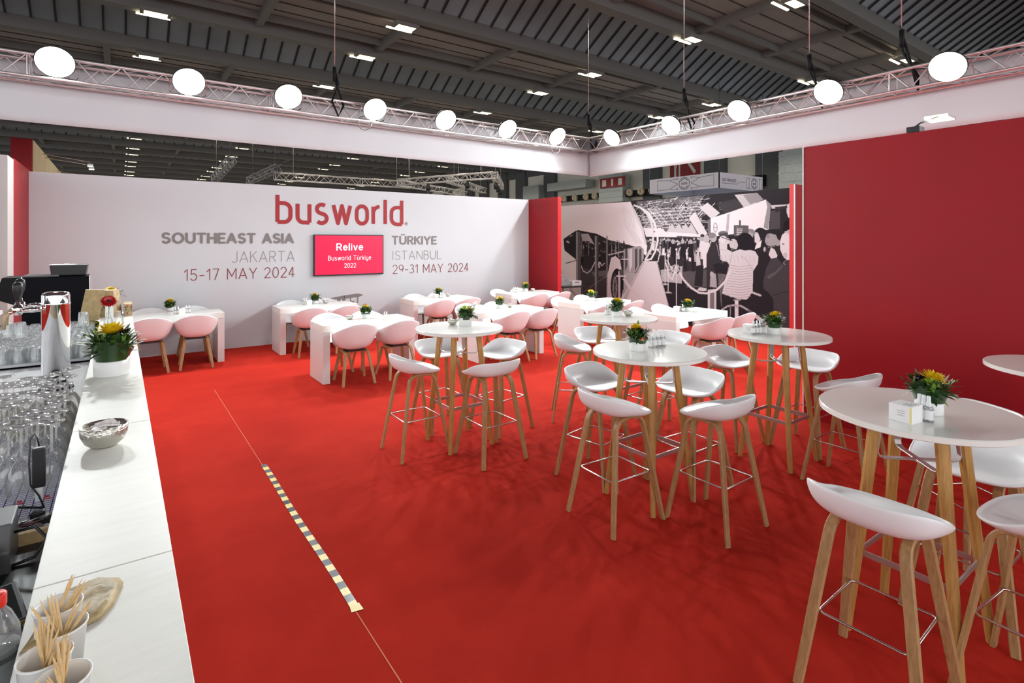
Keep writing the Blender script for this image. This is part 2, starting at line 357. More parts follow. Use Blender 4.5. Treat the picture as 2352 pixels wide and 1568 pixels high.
# mural wall
XM=10.1
b=MB(); b.box(XM,XM+.08,4.86,12.2,0,2.83); mw=struct(b.build('wall_mural',['white_edge']))
b=MB(); b.box(9.4,XM+.1,4.755,4.82,0,2.82); struct(b.build('wall_partition',['red_wall']))
b=MB(); b.box(9.385,9.40,4.75,4.825,0,2.82); b.box(9.385,9.41,4.735,4.755,0,2.82,1); struct(b.build('trim_2',['red_wall_lit','white_edge']))  # panel end face in lighter red, the light on it painted in; white edge beside
b=MB(); b.box(5.8,5.9,-1.5,2.83,0,2.815); struct(b.build('wall_right','red_wall'))
b=MB(); b.box(5.792,5.90,2.83,2.842,0,2.82); struct(b.build('trim_3','white_edge'))
b=MB(); b.box(7.98,8.07,9.30,9.322,0,HW); struct(b.build('trim_4','red_wall_lit'))  # end face of the red fin, painted lighter to look strongly lit
# far neighbour walls (hall behind)
b=MB(); b.box(-60,60,128,128.3,0,12); struct(b.build('wall_hall_far','hall_dark'))
MURAL_HERE=1
# ------------------------------------------------ hall wall on the right
XH=38.0
hw=MB(); hw.box(XH,XH+.4,-20,128,0,11); hallwall=struct(hw.build('wall_hall_right','hall_cladding'))
b=MB()
for y in (58.5,54.2,50.5,45.3,31.4,25.2,20.9,15,9,62,68,74,80): b.box(XH-.45,XH,y-.9,y+.9,0,11)
b.box(XH-.3,XH,-20,128,9.2,11)
b.build('wall_column','hall_dark',hallwall)
for y,w,lab in ((35.4,1.5,'ribbed grey vertical duct beside the fire sign'),(18.5,1.1,'ribbed grey vertical duct left of the red right wall'),(47.4,1.4,'ribbed grey duct below the truss corner')):
    b=MB(); b.box(XH-1.3,XH-.46,y-w,y+w,0,8.0)
    for k in range(9): b.box(XH-1.36,XH-.46,y-w-.03,y+w+.03,3+k*.58,3.06+k*.58)
    tag(b.build('air_duct','duct'),lab,'duct')
b=MB(); b.box(XH-1.6,XH-.5,38.4,44.2,7.1,7.9); tag(b.build('air_duct','duct'),'horizontal ribbed grey duct under the fabric banner corner','duct')
for y0,y1,z0,z1,lab in ((36.95,45.9,5.95,6.5,'dark nozzle rail left of the vertical duct'),(20.95,17.4,5.8,6.6,'short dark nozzle rail right of the hanging box'),(33.85,24,5.85,6.4,'dark nozzle rail behind the hanging box'),(53,48.9,5.95,6.5,'dark nozzle rail nearest the red fin wall')):
    b=MB(); b.box(XH-.95,XH-.47,min(y0,y1) if y1!=17.4 else 20.95,max(y0,y1) if y1!=17.4 else 22.6,z0,z1); tag(b.build('nozzle_rail','softblack'),lab,'rail')
nz=thing('air_nozzle','round brown air nozzle in the long row on the hall wall','nozzle',(0,0,0),0,'air nozzles along the hall wall')
b=MB(); b.lathe([(.12,0),(.30,0),(.33,.22),(.27,.36),(.16,.36),(.10,.1)],20); b.v=[(-z,x_,y_) for x_,y_,z in b.v]; b.build('nozzle_ring','nozzle',nz)
b=MB(); b.lathe([(.001,.05),(.12,.05)],16); b.v=[(-z,x_,y_) for x_,y_,z in b.v]; b.build('nozzle_throat','black',nz)
for y in (51.5,50,45.2,43.6,42.0,40.4,38.8,37.6,33.2,31.9,30.7,29.5,28.2,26.8,25.4,24.4,21.9):
    place(nz,(XH-.96,y,6.22),0,'round brown air nozzle in the long row on the hall wall','air nozzles along the hall wall')
# signs on the hall wall
sg=thing('rescue_sign','small red sign with three white fire symbols on the hall wall','sign',(XH-1.45,35.0,7.25))
b=MB(); b.box(-.04,0,-1.55,1.55,-.45,.45); b.build('board','sign_red',sg)
b=MB(); b.box(-.05,-.04,.75,1.25,-.3,.3); b.box(-.05,-.04,-.12,.12,-.32,.32); b.box(-.05,-.04,-1.2,-.75,-.3,.3); b.build('symbol','sign_white',sg)
sg=thing('restaurant_sign','dark red sign with fork and arrow behind the hanging box','sign',(XH-.1,28.2,7.85))
b=MB(); b.box(-.06,0,-1.5,1.4,-.95,.95); b.build('board','sign_red',sg)
b=MB(); b.box(-.08,-.06,.75,.95,-.8,.4); b.box(-.08,-.06,.35,.5,-.8,.5)
for k in range(3): b.box(-.08,-.06,.7+k*.11,.74+k*.11,.2,.6)
b.add([(-.08,-1.0,-.5),(-.08,-.3,.5),(-.08,-.5,.6),(-.08,-1.2,-.3)],[(0,1,2,3)]); b.build('symbol','sign_white',sg)
# hanging lilac box with round emblems
gb=thing('hanging_box_sign','lilac hanging box banner with round emblems above the mural','sign',(24.05,15.84,4.5))
LX,LY,HB=4.0,4.4,.78
b=MB(); b.box(0,LX,0,.04,0,HB); b.box(0,.04,0,LY,0,HB); b.box(LX-.04,LX,0,LY,0,HB); b.box(0,LX,LY-.04,LY,0,HB); b.build('fabric_panel','box_lilac',gb)
b=MB(); b.box(.05,LX-.05,.05,LY-.05,.5,.53); b.build('inner_lining','box_inner_glow',gb)  # sheet glows slightly to imitate the bluish lit underside
fX=lambda a,z:(-.006,LY-a,z); fY=lambda a,z:(a,-.006,z)
b=MB()
def ring(fn,cx,cz,r,w,a0=0,a1=360):
    P2=[(cx+rr*math.cos(math.radians(a0+(a1-a0)*k/28)),cz+rr*math.sin(math.radians(a0+(a1-a0)*k/28))) for k in range(29) for rr in (r,r-w)]
    b.add([fn(*p) for p in P2],[(2*k,2*k+1,2*k+3,2*k+2) for k in range(28)])
def ln(fn,pts,w=.02):
    for i in range(len(pts)-1):
        (ax,ay),(bx_,by)=pts[i],pts[i+1]; L=math.hypot(bx_-ax,by-ay); nx,ny=-(by-ay)/L*w/2,(bx_-ax)/L*w/2
        b.add([fn(ax+nx,ay+ny),fn(ax-nx,ay-ny),fn(bx_-nx,by-ny),fn(bx_+nx,by+ny)],[(0,1,2,3)])
ring(fX,2.35,.39,.34,.03); ring(fX,2.35,.39,.27,.04,30,150); ring(fX,2.35,.39,.27,.04,210,330)
for s_ in (-1,1):
    ln(fX,[(2.35+s_*.4,.70),(2.35+s_*.9,.62),(2.35+s_*1.75,.68),(2.35+s_*1.75,.12),(2.35+s_*.9,.16),(2.35+s_*.4,.08)])
    ln(fX,[(2.35+s_*.4,.39),(2.35+s_*.9,.6)]); ln(fX,[(2.35+s_*.4,.39),(2.35+s_*.9,.18)]); ring(fX,2.35+s_*.44,.66,.05,.02); ring(fX,2.35+s_*.44,.12,.05,.02)
ring(fY,3.15,.39,.30,.03); ring(fY,3.15,.39,.23,.04,30,150); ring(fY,3.15,.39,.23,.04,210,330)
for s_ in (-1,1):
    ln(fY,[(3.15+s_*.35,.66),(3.15+s_*.75,.66),(3.15+s_*.75,.12),(3.15+s_*.35,.12)]); ln(fY,[(3.15+s_*.5,.66),(3.15+s_*.5,.12)])
ln(fY,[(.2,.26),(1.5,.26),(1.75,.4),(2.3,.4)])
b.build('printed_emblem','box_ink',gb)
lettering('emblem_word','GOOD',2.17,2.53,.34,.10,.2,.25,'box_ink',gb,fX)
lettering('emblem_word','GOOD',3.02,3.28,.34,.09,.2,.25,'box_ink',gb,fY)
lettering('slogan','JUST PAN GOOD',.25,1.45,.36,.14,.13,.3,'box_ink',gb,fY)
b=MB(); 
for px_,py_ in ((.02,.02),(LX-.02,.02),(.02,LY-.02)): b.tube([(px_,py_,HB),(px_,py_,5.4)],.012,5)
b.build('suspension_wire','darktruss',gb)
# ------------------------------------------------ roof
ZC=10.0
def rbay(y0): return y0
roof=MB(); rib=MB(); gir=MB(); rl=MB()
X0,X1=-38,38
k=-2
ys=[]
while True:
    yf=17.9-9.3*3+9.3*(k+2)   # start of each flat strip
    if yf>125: break
    ys.append(yf); k+=1
for yf in ys:
    ya,yb=yf,yf+4.65; yc=yf+9.3
    roof.box(X0,X1,ya,yb,ZC+.25,ZC+.4)
    for j in range(6): rl.box(X0,X1,ya+.78*j-.015,ya+.78*j+.015,ZC+.22,ZC+.25)
    for yy in (ya,yb): gir.box(X0,X1,yy-.22,yy+.22,ZC-.25,ZC+.25)
    gir.box(X0,X1,ya+.95,ya+1.05,ZC-.02,ZC+.2); gir.box(X0,X1,yb-1.05,yb-.95,ZC-.02,ZC+.2)
    xx=-38.05+.0
    while xx<X1:
        gir.box(xx-.12,xx+.12,ya,yb,ZC-.05,ZC+.25); xx+=4.7
    # inclined ribbed strip rising toward the camera side
    rib.add([(X0,yb,ZC+3.0),(X1,yb,ZC+3.0),(X1,yc,ZC+.1),(X0,yc,ZC+.1)],[(0,1,2,3)])
    rib.add([(X0,yb,ZC),(X1,yb,ZC),(X1,yb,ZC+3.0),(X0,yb,ZC+3.0)],[(0,1,2,3)])
    if yf<60:
        xx=X0
        while xx<X1:
            rl.add([(xx,yb,ZC+2.98),(xx+.07,yb,ZC+2.98),(xx+.07,yc,ZC+.06),(xx,yc,ZC+.06)],[(0,1,2,3)]); 
            rl.add([(xx+.07,yb,ZC+2.9),(xx+.07,yc,ZC+.0),(xx+.07,yc,ZC+.1),(xx+.07,yb,ZC+3)],[(0,1,2,3)]); xx+=.72
ceil=struct(roof.build('ceiling','roof_panel')); rib.build('ribbed_panel','roof_rib',ceil); gir.build('girder','girder',ceil); rl.build('panel_rib','rib_line',ceil)
# roof luminaires
hl=thing('roof_lamp','square warm lamp under the roof girder','lamp',(0,0,0),0,'lamps under the hall roof')
b=MB(); b.box(-.45,.45,-.22,.22,0,.14); b.build('housing','girder',hl)
b=MB(); b.box(-.34,.34,-.16,.16,-.01,0); b.build('diffuser','lamp_warm',hl)
b=MB(); b.box(-.55,.45,.42,.5,.05,.09); b.build('reflector_strip','lamp_small',hl)
ld=bpy.data.lights.new('lamp_beam','SPOT'); ld.energy=450; ld.spot_size=2.8; ld.shadow_soft_size=.3; ld.color=(1,.93,.8)
lo=bpy.data.objects.new('lamp_beam',ld); COL.objects.link(lo); lo.parent=hl; lo.location=(0,0,-.05)
NW=['one','two','three','four','five','six','seven','eight','nine','ten','eleven','twelve']; RC={}
for yf in ys:
    for yy in (yf+.45,yf+4.35):
        if yy<0: continue
        xs=[-1.0+.0] if 0 else [-20.1,-10.6,-1.0+2.0,8.45,17.95,27.5]
        for ci,x_ in enumerate(xs):
            d=.585*x_+.811*yy; l=.811*x_-.585*yy
            if d<3: continue
            u=1176+1250*l/d; v=555-1250*(ZC-.35-HC)/d
            if -30<u<2400 and -30<v<470:
                RC[yy]=RC.get(yy,0)+1; place(hl,(x_,yy,ZC-.38),0,'warm roof lamp, number %s from left in the %s lamp row from the camera'%(NW[RC[yy]-1],NW[min(11,len(RC)-1)]) if len(RC)<10 else 'small distant warm lamp under the far hall roof','lamps under the hall roof')
# ------------------------------------------------ truss ring with white fascia
def truss(p0,p1,name,label,size=.29,mt='truss',step=.5,r=.024,rd=.009,group=None,top=None):
    p0=Vector(p0);p1=Vector(p1); t=thing(name,label,'truss',p0,0,group); d=(p1-p0); L=d.length; d.normalize(); side=Vector((0,0,1)).cross(d).normalized(); up=d.cross(side).normalized()*1.0
    if up.z<0: up=-up
    h=size/2; b=MB(); c=[side*a*h+up*bq*h for a,bq in ((-1,-1),(1,-1),(1,1),(-1,1))]
    for q in c: b.tube([q,q+d*L],r,8)
    b.build('chord',mt,t); b=MB(); n=max(2,int(L/step)); 
    for f in range(4):
        a,e=c[f],c[(f+1)%4]
        for i in range(n):
            s0=d*(L*i/n); s1=d*(L*(i+.5)/n); s2=d*(L*(i+1)/n)
            b.tube([a+s0,e+s1],rd,5,cap=False); b.tube([e+s1,a+s2],rd,5,cap=False)
    for i in range(0,n+1,6):
        s0=d*(L*i/n)
        for f in range(4): b.tube([c[f]+s0,c[(f+1)%4]+s0],rd*1.2,5,cap=False)
    b.build('lattice',mt,t)
    if p0.z>5:
        b=MB()
        for q_ in (.12,.88): w_=d*(L*q_); b.tube([w_+Vector((0,0,.2)),w_+Vector((0,0,ZC-.3-p0.z-w_.z+0))+Vector((0,0,w_.z))],.012,4)
        b.build('hanging_wire',mt,t)
    return t
truss((-7,9.6,4.14),(9.05,9.6,4.14),'lighting_truss','long silver box truss over the white back wall')
truss((9.2,9.45,4.14),(9.2,-2,4.14),'lighting_truss','silver box truss running above the mural and red wall')
b=MB(); b.box(9.04,9.36,9.44,9.76,3.97,4.31); o=b.build('truss_corner','darktruss',None); tag(o,'corner block joining the two silver trusses','truss')
def fascia(p0,p1,label):
    b=MB(); p0=Vector(p0);p1=Vector(p1); n=160; V=[]
    d=(p1-p0).normalized(); nn=Vector((-d.y,d.x,0)); rnd=random.Random(4)
    ph=[rnd.random()*6 for _ in range(6)]
    for i in range(n+1):
        s_=(p1-p0).length*i/n
        for j in range(9):
            w=.006*math.sin(s_*2.1+ph[0]+j*.3)+.004*math.sin(s_*5.3+ph[1]-j*.5)
            V.append(p0+(p1-p0)*i/n+Vector((0,0,.86*j/8))+nn*w)
    F=[(i*9+j,(i+1)*9+j,(i+1)*9+j+1,i*9+j+1) for i in range(n) for j in range(8)]
    b.add(V,F,0,True); o=b.build('fabric_banner','fabric_white',None,solid=.008); tag(o,label,'banner'); return o
fascia((-7,9.86,3.46),(9.46,9.86,3.46),'long blank white fabric banner hung behind the back truss')
fascia((9.46,9.86,3.44),(9.46,-2,3.44),'blank white fabric banner running above the mural and red wall')
# floodlights
fl=thing('floodlight','bright floodlight','lamp',(0,0,0),0)
b=MB(); b.lathe([(.001,.10),(.16,.10),(.215,.0),(.215,-.02),(.001,-.02)],32); b.v=[(x_,z_,y_) for x_,y_,z_ in b.v]; [b.box(-.2+k*.05,-.19+k*.05,.09,.14,-.1,.1) for k in (2,3,4,5,6)]; FH=b.build('housing','black',fl)
b=MB(); b.lathe([(.001,-.028),(.15,-.028),(.205,-.022),(.205,-.02)],32); b.v=[(x_,z_,y_) for x_,y_,z_ in b.v]; b.build('lens','lamp_glass',FH)
b=MB(); b.sweep([(-.24,.04,0),(-.24,.04,-.2),(-.2,.04,-.24),(.2,.04,-.24),(.24,.04,-.2),(.24,.04,0)],(0,1,0),.03,.006); b.build('yoke','steel',fl)
ld=bpy.data.lights.new('floodlight_beam','SPOT'); ld.energy=FLOOD_W; ld.spot_size=math.radians(145); ld.spot_blend=.6; ld.shadow_soft_size=.09; ld.color=(.90,.975,1)
lo=bpy.data.objects.new('floodlight_beam',ld); COL.objects.link(lo); lo.parent=fl; lo.location=(0,-.08,0); lo.rotation_euler=(-math.radians(90),0,0)
FL=[]
for i,x_ in enumerate((-.69,.83,2.23,3.70,5.13,6.60,7.97)): FL.append((x_,9.33,4.20,0,['leftmost floodlight on the back truss','second floodlight from the left on the back truss','third floodlight from the left on the back truss','fourth floodlight on the back truss, right of the hanging cable','fifth floodlight along the back truss','sixth floodlight along the back truss','floodlight on the back truss nearest the corner'][i]))
for i,y_ in enumerate((8.56,6.95,5.48,3.98,2.48)): FL.append((8.93,y_,4.16,-PI/2,['floodlight on the right truss nearest the corner','floodlight on the right truss beneath the hanging cable','third floodlight from the corner on the right truss','fourth floodlight from the corner on the right truss','floodlight on the right truss nearest the camera'][i]))
FL.append((-3.0,9.33,4.2,0,'floodlight on the back truss beyond the left edge')); FL.append((8.93,.9,4.16,-PI/2,'floodlight on the right truss beyond the right edge'))
for x_,y_,z_,rz,lab in FL:
    o=place(fl,(x_,y_,z_),rz,lab,'floodlights on the trusses')
    o.rotation_euler=(Matrix.Rotation(rz,4,'Z')@Matrix.Rotation(math.radians(37),4,'X')).to_euler()
# suspension cables with black hoist slings
for x_,y_,lab in ((3.07,9.6,'thin steel cable dropping to the back truss'),(9.2,9.6,'thin steel cable dropping to the truss corner'),(9.2,6.85,'thin steel cable dropping to the right truss'),(9.2,4.4,'short dark drop cable above the fourth right floodlight'),(9.2,3.1,'short dark drop rod near the right truss end')):
    t=thing('suspension_cable',lab,'cable',(x_,y_,4.3)); b=MB(); b.tube([(0,0,.55),(0,0,5.44)],.008,6); b.build('wire','steel',t)
    b=MB(); b.tube([(0,0,.55),(.05,-.05,.3),(-.1,-.17,-.05),(0,-.2,-.30),(.1,-.17,-.1),(.03,0,.3),(0,0,.55)],.02,6); b.tube([(0,0,.6),(0,0,.35)],.035,8); b.build('sling','softblack',t)
# loose cable loops on the truss
for i,(p,lab) in enumerate((((3.55,9.43,4.0),'grey cable loop under the fourth back floodlight'),((8.0,9.43,4.0),'grey cable loop near the truss corner'))):
    b=MB(); b.tube([(p[0]+.13*math.cos(a),p[1]+.02*math.sin(3*a),p[2]+.12*math.sin(a)-.05) for a in [q*.35 for q in range(19)]],.009,6); tag(b.build('cable_loop','midgrey'),lab,'cable')
# arm lamp on top of the red wall
t=thing('wall_top_lamp','small lit arm lamp clamped on top of the red right wall','lamp',(5.86,1.87,2.82))
b=MB(); b.box(-.05,.07,-.05,.05,0,.05); b.tube([(0,0,.05),(.06,-.02,.09),(.38,-.08,.19)],.008,6); b.build('arm','black',t)
b=MB(); b.box(.36,.56,-.15,.05,.17,.20); b.build('head','steel',t)
b=MB(); b.box(.355,.36,-.14,.04,.172,.198); b.box(.37,.55,-.14,.04,.165,.17); b.build('light_strip','lamp_small',t)
# distant rigs
truss((7.8,36,5.9),(17,36,5.9),'distant_truss','pale distant truss just above the white wall top',.45,'truss',.9,.03,.014)
truss((5.0,40,5.9),(5.0,33,6.35),'distant_truss','thin dark ladder truss, left of the two behind the wall',.38,'darktruss',.9,.03,.014)
truss((7.0,39.5,5.9),(7.7,34.5,6.25),'distant_truss','thin dark ladder truss, right of the two behind the wall',.38,'darktruss',.9,.03,.014)
for p,q,lab in (((16.1,36,6.05),(19.5,29,6.1),'left side of the distant lighting rig over the wall'),((19.5,29,6.1),(24.9,36,6.2),'front side of the distant lighting rig over the wall'),((16.1,36,6.0),(24.5,41,6.0),'rear side of the distant lighting rig over the wall'),((18.2,32.6,6.05),(24.8,38.4,6.1),'middle bar of the distant lighting rig')):
    truss(p,q,'rig_truss',lab,.4,'truss',.9,.035,.016)
t0=thing('stage_spotlight','small black stage spotlight hung on the distant rig','lamp',(0,0,0),0,'spotlights on the distant rig')
b=MB(); b.lathe([(.001,-.35),(.14,-.35),(.17,-.1),(.10,.1),(.001,.1)],14); b.box(-.02,.02,-.02,.02,.1,.35); b.build('spot_body','black',t0)
for p in ((17.2,33.73,5.68),(18.6,30.85,5.68),(20.58,30.4,5.72),(22.2,32.5,5.75),(23.82,34.6,5.78),(19.46,38.0,5.62),(22.82,40.0,5.62)): place(t0,p,.3,'small black stage spotlight hung on the distant rig','spotlights on the distant rig')
# neighbouring stand at the left
t=thing('neighbour_stand','tall red stand with lamp-lit cream side behind the left wall','stand',(-1.5,12.6,0))
b=MB(); b.box(-.02,.26,0,.10,0,3.62); b.box(-3,-.02,.3,.4,0,3.25); b.build('red_end_wall','red_wall',t)
b=MB(); b.box(.14,.265,.1,2.6,0,3.62); b.box(.14,.262,2.6,7,0,3.62,0); b.build('cream_side_wall','cream_lit',t)
b=MB()
for yy,n_ in ((1.4,0),(2.0,0),(4.6,0),(5.3,0)):
    b.tube([(.26,yy,3.55),(.26+.75,yy,3.45)],.010,5); b.box(.97,1.06,yy-.05,yy+.05,3.37,3.41)
b.build('arm_lamp','steel',t)
for yy in (1.4,2.0,4.6,5.3):
    b=MB(); b.add([(.97,yy-.05,3.36),(1.06,yy-.05,3.365),(1.06,yy+.05,3.365),(.97,yy+.05,3.36)],[(0,3,2,1)]); b.build('arm_lamp_lens','lamp_small',t)
for yy in (1.4,2.0,4.6): 
    ld=bpy.data.lights.new('arm_beam','SPOT'); ld.energy=140; ld.spot_size=2.4; ld.shadow_soft_size=.05; ld.color=(1,.85,.6)
    lo=bpy.data.objects.new('arm_beam',ld); COL.objects.link(lo); lo.parent=t; lo.location=(1.0,yy,3.34); lo.rotation_euler=(0,math.radians(-60),0)
b=MB(); b.tube([(-2.2,8.3,3.05),(-1.6,8.4,2.95),(-1.25,8.7,2.86),(-1.15,9.3,2.88)],.012,6); tag(b.build('wall_top_rail','truss'),'bent white rail lying on the top of the left panel wall','rail')
# ================================================= MURAL (black and white print, a fine grid of small coloured cells)
def mural():
    K=.5; Wd,Ht=1180,860
    I=np.full((Ht,Wd),.07,dtype=np.float32); rn=np.random.RandomState(3)
    def poly(pts,g,nz=0):
        p=np.array(pts,float)*K; x0=max(0,int(p[:,0].min())); x1=min(Wd,int(p[:,0].max())+2); y0=max(0,int(p[:,1].min())); y1=min(Ht,int(p[:,1].max())+2)
        if x1<=x0 or y1<=y0: return
        X,Y=np.meshgrid(np.arange(x0,x1)+.5,np.arange(y0,y1)+.5); ins=np.zeros(X.shape,bool)
        for i in range(len(p)):
            (ax,ay),(bx_,by)=p[i],p[(i+1)%len(p)]
            if ay==by: continue
            ins^=((ay>Y)!=(by>Y))&(X<(bx_-ax)*(Y-ay)/(by-ay)+ax)
        sub=I[y0:y1,x0:x1]; v=g+(nz*rn.randn(*sub.shape) if nz else 0); sub[ins]=(v[ins] if nz else g)
    def ell(cx,cy,rx,ry,g,a=0): 
        c,s_=math.cos(a),math.sin(a)
        poly([(cx+rx*math.cos(t)*c-ry*math.sin(t)*s_,cy+rx*math.cos(t)*s_+ry*math.sin(t)*c) for t in [2*PI*k/22 for k in range(22)]],g)
    def line(pts,w,g):
        for i in range(len(pts)-1):
            (ax,ay),(bx_,by)=pts[i],pts[i+1]; L=math.hypot(bx_-ax,by-ay) or 1; nx,ny=-(by-ay)/L*w/2,(bx_-ax)/L*w/2
            poly([(ax+nx,ay+ny),(ax-nx,ay-ny),(bx_-nx,by-ny),(bx_+nx,by+ny)],g)
            if w>8: ell(bx_,by,w/2,w/2,g)
    U=lambda a,b2:a+(b2-a)*rn.rand()
    # hall roof clutter
    poly([(700,100),(2350,20),(2350,520),(700,520)],.10); poly([(760,180),(1400,120),(1330,480),(860,480)],.30)
    for k in range(250):
        x_,y_=U(720,1430),U(150,470); a=[.05,-.15,.9,-.8,2.2][rn.randint(5)]+U(-.08,.08); L=U(30,190)
        line([(x_,y_),(x_+L*math.cos(a),y_+L*math.sin(a))],U(2.5,6),U(.45,.95) if rn.rand()<.75 else .08)
    for k in range(60): ell(U(760,1400),U(170,460),U(4,11),U(4,11),U(.5,1) if rn.rand()<.6 else .08)
    for k in range(7): line([(830,260+k*32),(1420-k*40,225+k*32)],5,.8)
    for k in range(5): line([(1560,190+k*17),(1960,160+k*17)],4,.4)
    poly([(1540,200),(1720,150),(1800,240),(1620,300)],.16)
    poly([(1370,240),(1450,190),(1570,290),(1490,350)],.78); poly([(1270,340),(1330,280),(1450,490),(1380,520)],.8)
    poly([(1710,115),(1930,95),(1990,160),(1800,235)],.72); poly([(1790,115),(1930,95),(1990,160),(1860,205)],.5)
    for a in (1055,1120,1185,1240): poly([(a,470),(a+55,385),(a+110,490),(a+60,500)],.72); line([(a+55,385),(a+115,490)],6,.25)
    poly([(1450,360),(1500,330),(1500,500),(1450,500)],.35)
    poly([(830,430),(1020,440),(1040,470),(1450,500),(1450,525),(860,530)],.86); poly([(1150,510),(1430,525),(1430,560),(1180,560)],.25)
    line([(1180,545),(1430,545)],5,.7)
    # white stand with round logo, and the dark area on the right
    poly([(1480,340),(1640,290),(2010,160),(2060,210),(2040,450),(1480,520)],.90); poly([(2010,160),(2065,210),(2035,450),(1990,430),(2025,230)],.5)
    poly([(1640,300),(1625,480),(1650,480),(1665,295)],.65); poly([(2060,210),(2360,190),(2360,520),(2040,470)],.09); poly([(2060,215),(2230,205),(2230,235),(2070,250)],.75)
    ell(1525,430,22,48,.55); ell(1525,430,14,38,.88); line([(1510,430),(1540,430)],8,.5)
    poly([(2060,270),(2150,260),(2150,440),(2045,450)],.2); line([(2100,240),(2230,225)],14,.15)
    # crowd in the middle
    poly([(860,520),(1480,530),(1480,860),(1000,900),(830,760)],.10,.04)
    for k in range(230):
        x_,y_=U(860,1480),U(545,700); g=U(.03,.22) if rn.rand()<.68 else U(.5,.9); poly([(x_-9,y_),(x_+9,y_),(x_+13,y_+75),(x_-12,y_+75)],g)
        ell(x_,y_-10,8,11,U(.35,.8))
    poly([(860,690),(1000,700),(1300,760),(1480,800),(1480,900),(980,930),(860,760)],.10)
    poly([(1180,860),(1480,830),(1480,1000),(1250,1010)],.22,.05)
    for x_ in (1120,1215,1290): 
        poly([(x_-30,590),(x_+22,585),(x_+28,700),(x_+40,850),(x_+12,855),(x_,720),(x_-18,720),(x_-26,700)],.06); ell(x_-5,565,17,22,.6); line([(x_-25,620),(x_-50,680)],9,.65)
    # covered bus
    poly([(-10,225),(705,180),(760,280),(830,440),(865,600),(860,700),(700,610),(500,550),(380,490),(200,455),(60,540),(70,650),(190,745),(200,1010),(-400,1010),(-400,225)],.93)
    for k in range(6): line([(620+k*22,200+k*20),(660+k*18,420+k*10),(760+k*12,590)],7,.86)
    poly([(705,180),(760,280),(830,440),(865,600),(845,600),(810,450),(740,290)],.82)
    poly([(60,540),(180,460),(380,500),(500,550),(700,600),(830,640),(830,720),(760,870),(640,1120),(640,1500),(230,1500),(230,760),(190,745),(70,650)],.10,.02)
    for k in range(60): x_,y_=U(240,690),U(560,720); poly([(x_-8,y_),(x_+9,y_),(x_+12,y_+60),(x_-10,y_+60)],U(.03,.16)); ell(x_,y_-8,6,9,U(.2,.55))
    for x_ in (230,300,520,560,590): line([(x_,700),(x_+5,560)],5,.5)
    poly([(230,490),(300,490),(340,560),(360,600),(300,560),(240,560)],.6); line([(120,515),(150,505)],8,.55); line([(90,560),(110,575)],16,.7)
    poly([(230,820),(470,850),(470,1500),(230,1500)],.17,.015); poly([(330,860),(470,840),(470,900),(350,900)],.3)
    for a,g in ((180,.5),(205,.28),(362,.5),(378,.2),(474,.45)): poly([(a,470 if a<300 else 510),(a+20 if a<400 else a+12,470 if a<300 else 510),(a+22 if a<400 else a+12,1500),(a,1500)],g)
    line([(80,775),(190,745)],7,.2)
    line([(232,800),(250,850),(290,870),(325,840),(362,765)],9,.75); line([(395,790),(410,760),(430,800),(460,770)],8,.8); ell(405,790,10,30,.8); ell(405,790,4,18,.2)
    for k in range(14): ell(260+k*16,1045-k*11,4,4,.7)
    # side of bus, arch, wheel
    poly([(480,1150),(485,880),(520,720),(560,705),(605,740),(625,860),(640,1120),(640,1500),(480,1500)],.84)
    ell(575,990,60,165,.06); ell(560,1010,40,140,.16); ell(556,1010,22,110,.55)
    for k in range(12): line([(556,1010),(556+22*math.cos(k*.52),1010+105*math.sin(k*.52))],4,.15)
    poly([(490,690),(650,650),(650,665),(490,700)],.7)
    poly([(640,640),(800,605),(835,640),(835,730),(760,860),(700,890),(640,870)],.55)
    for a in (655,700,750,790): poly([(a,640),(a+22,630),(a+22,800),(a,850)],.22 if a%100 else .8)
    line([(610,735),(700,735)],9,.85); line([(560,640),(600,720)],6,.6); line([(690,640),(700,860)],8,.8)
    poly([(640,870),(760,870),(700,980),(640,1080)],.6)
    # white ramp
    poly([(825,755),(965,755),(1000,900),(1075,1200),(1130,1500),(560,1500),(640,1080),(700,980)],.80)
    poly([(825,755),(700,980),(600,1200),(640,1200),(720,1000),(840,770)],.66); line([(960,760),(1080,1210)],7,.55)
    for k in range(16): line([(1000+k*5.6,920+k*18),(1018+k*5.6,918+k*18)],9,.06)
    line([(870,1000),(950,1090),(1000,1010)],4,.72)
    # arch of the bus door
    line([(735,215),(800,235),(860,290),(905,370),(925,470),(925,560),(900,650),(850,740)],20,.82); line([(800,235),(880,290),(935,380),(965,480),(968,560),(945,660),(905,735),(850,745)],17,.88)
    line([(960,640),(990,670),(970,760)],9,.85); ell(935,470,7,7,.3)
    # stanchions and ropes
    poly([(995,840),(1210,800),(1200,970),(1010,950)],.62,.05); 
    for k in range(40): ell(U(1080,1190),U(790,870),8,8,U(.1,.9))
    for a,y0,y1 in ((1040,690,970),(1070,700,1050),(1150,640,1190)):
        line([(a,y0),(a,y1)],9,.75); poly([(a-45,y1+15),(a,y1-12),(a+45,y1+15)],.7); line([(a-30,y1+10),(a,y1-8),(a+30,y1+10)],3,.15); ell(a,y0,10,10,.85)
    line([(1045,760),(1080,900),(1110,930),(1145,800)],11,.8); line([(1040,740),(1070,760),(1110,850)],8,.8)
    line([(600,850),(600,1500)],22,.75); line([(570,900),(660,900)],14,.85); poly([(600,835),(640,835),(640,880),(600,880)],.25)
    line([(640,920),(700,1010),(760,1070),(930,1220),(1050,1330)],26,.78)
    # people on the right: older men, hands, jackets
    poly([(1365,640),(1380,560),(1440,545),(1480,600),(1460,800),(1410,830),(1400,700)],.80); ell(1400,530,26,34,.6); ell(1400,508,20,14,.12); ell(1440,540,30,38,.65)
    poly([(1340,700),(1370,690),(1385,790),(1340,800)],.7); poly([(1340,800),(1410,800),(1400,1000),(1320,990)],.07)
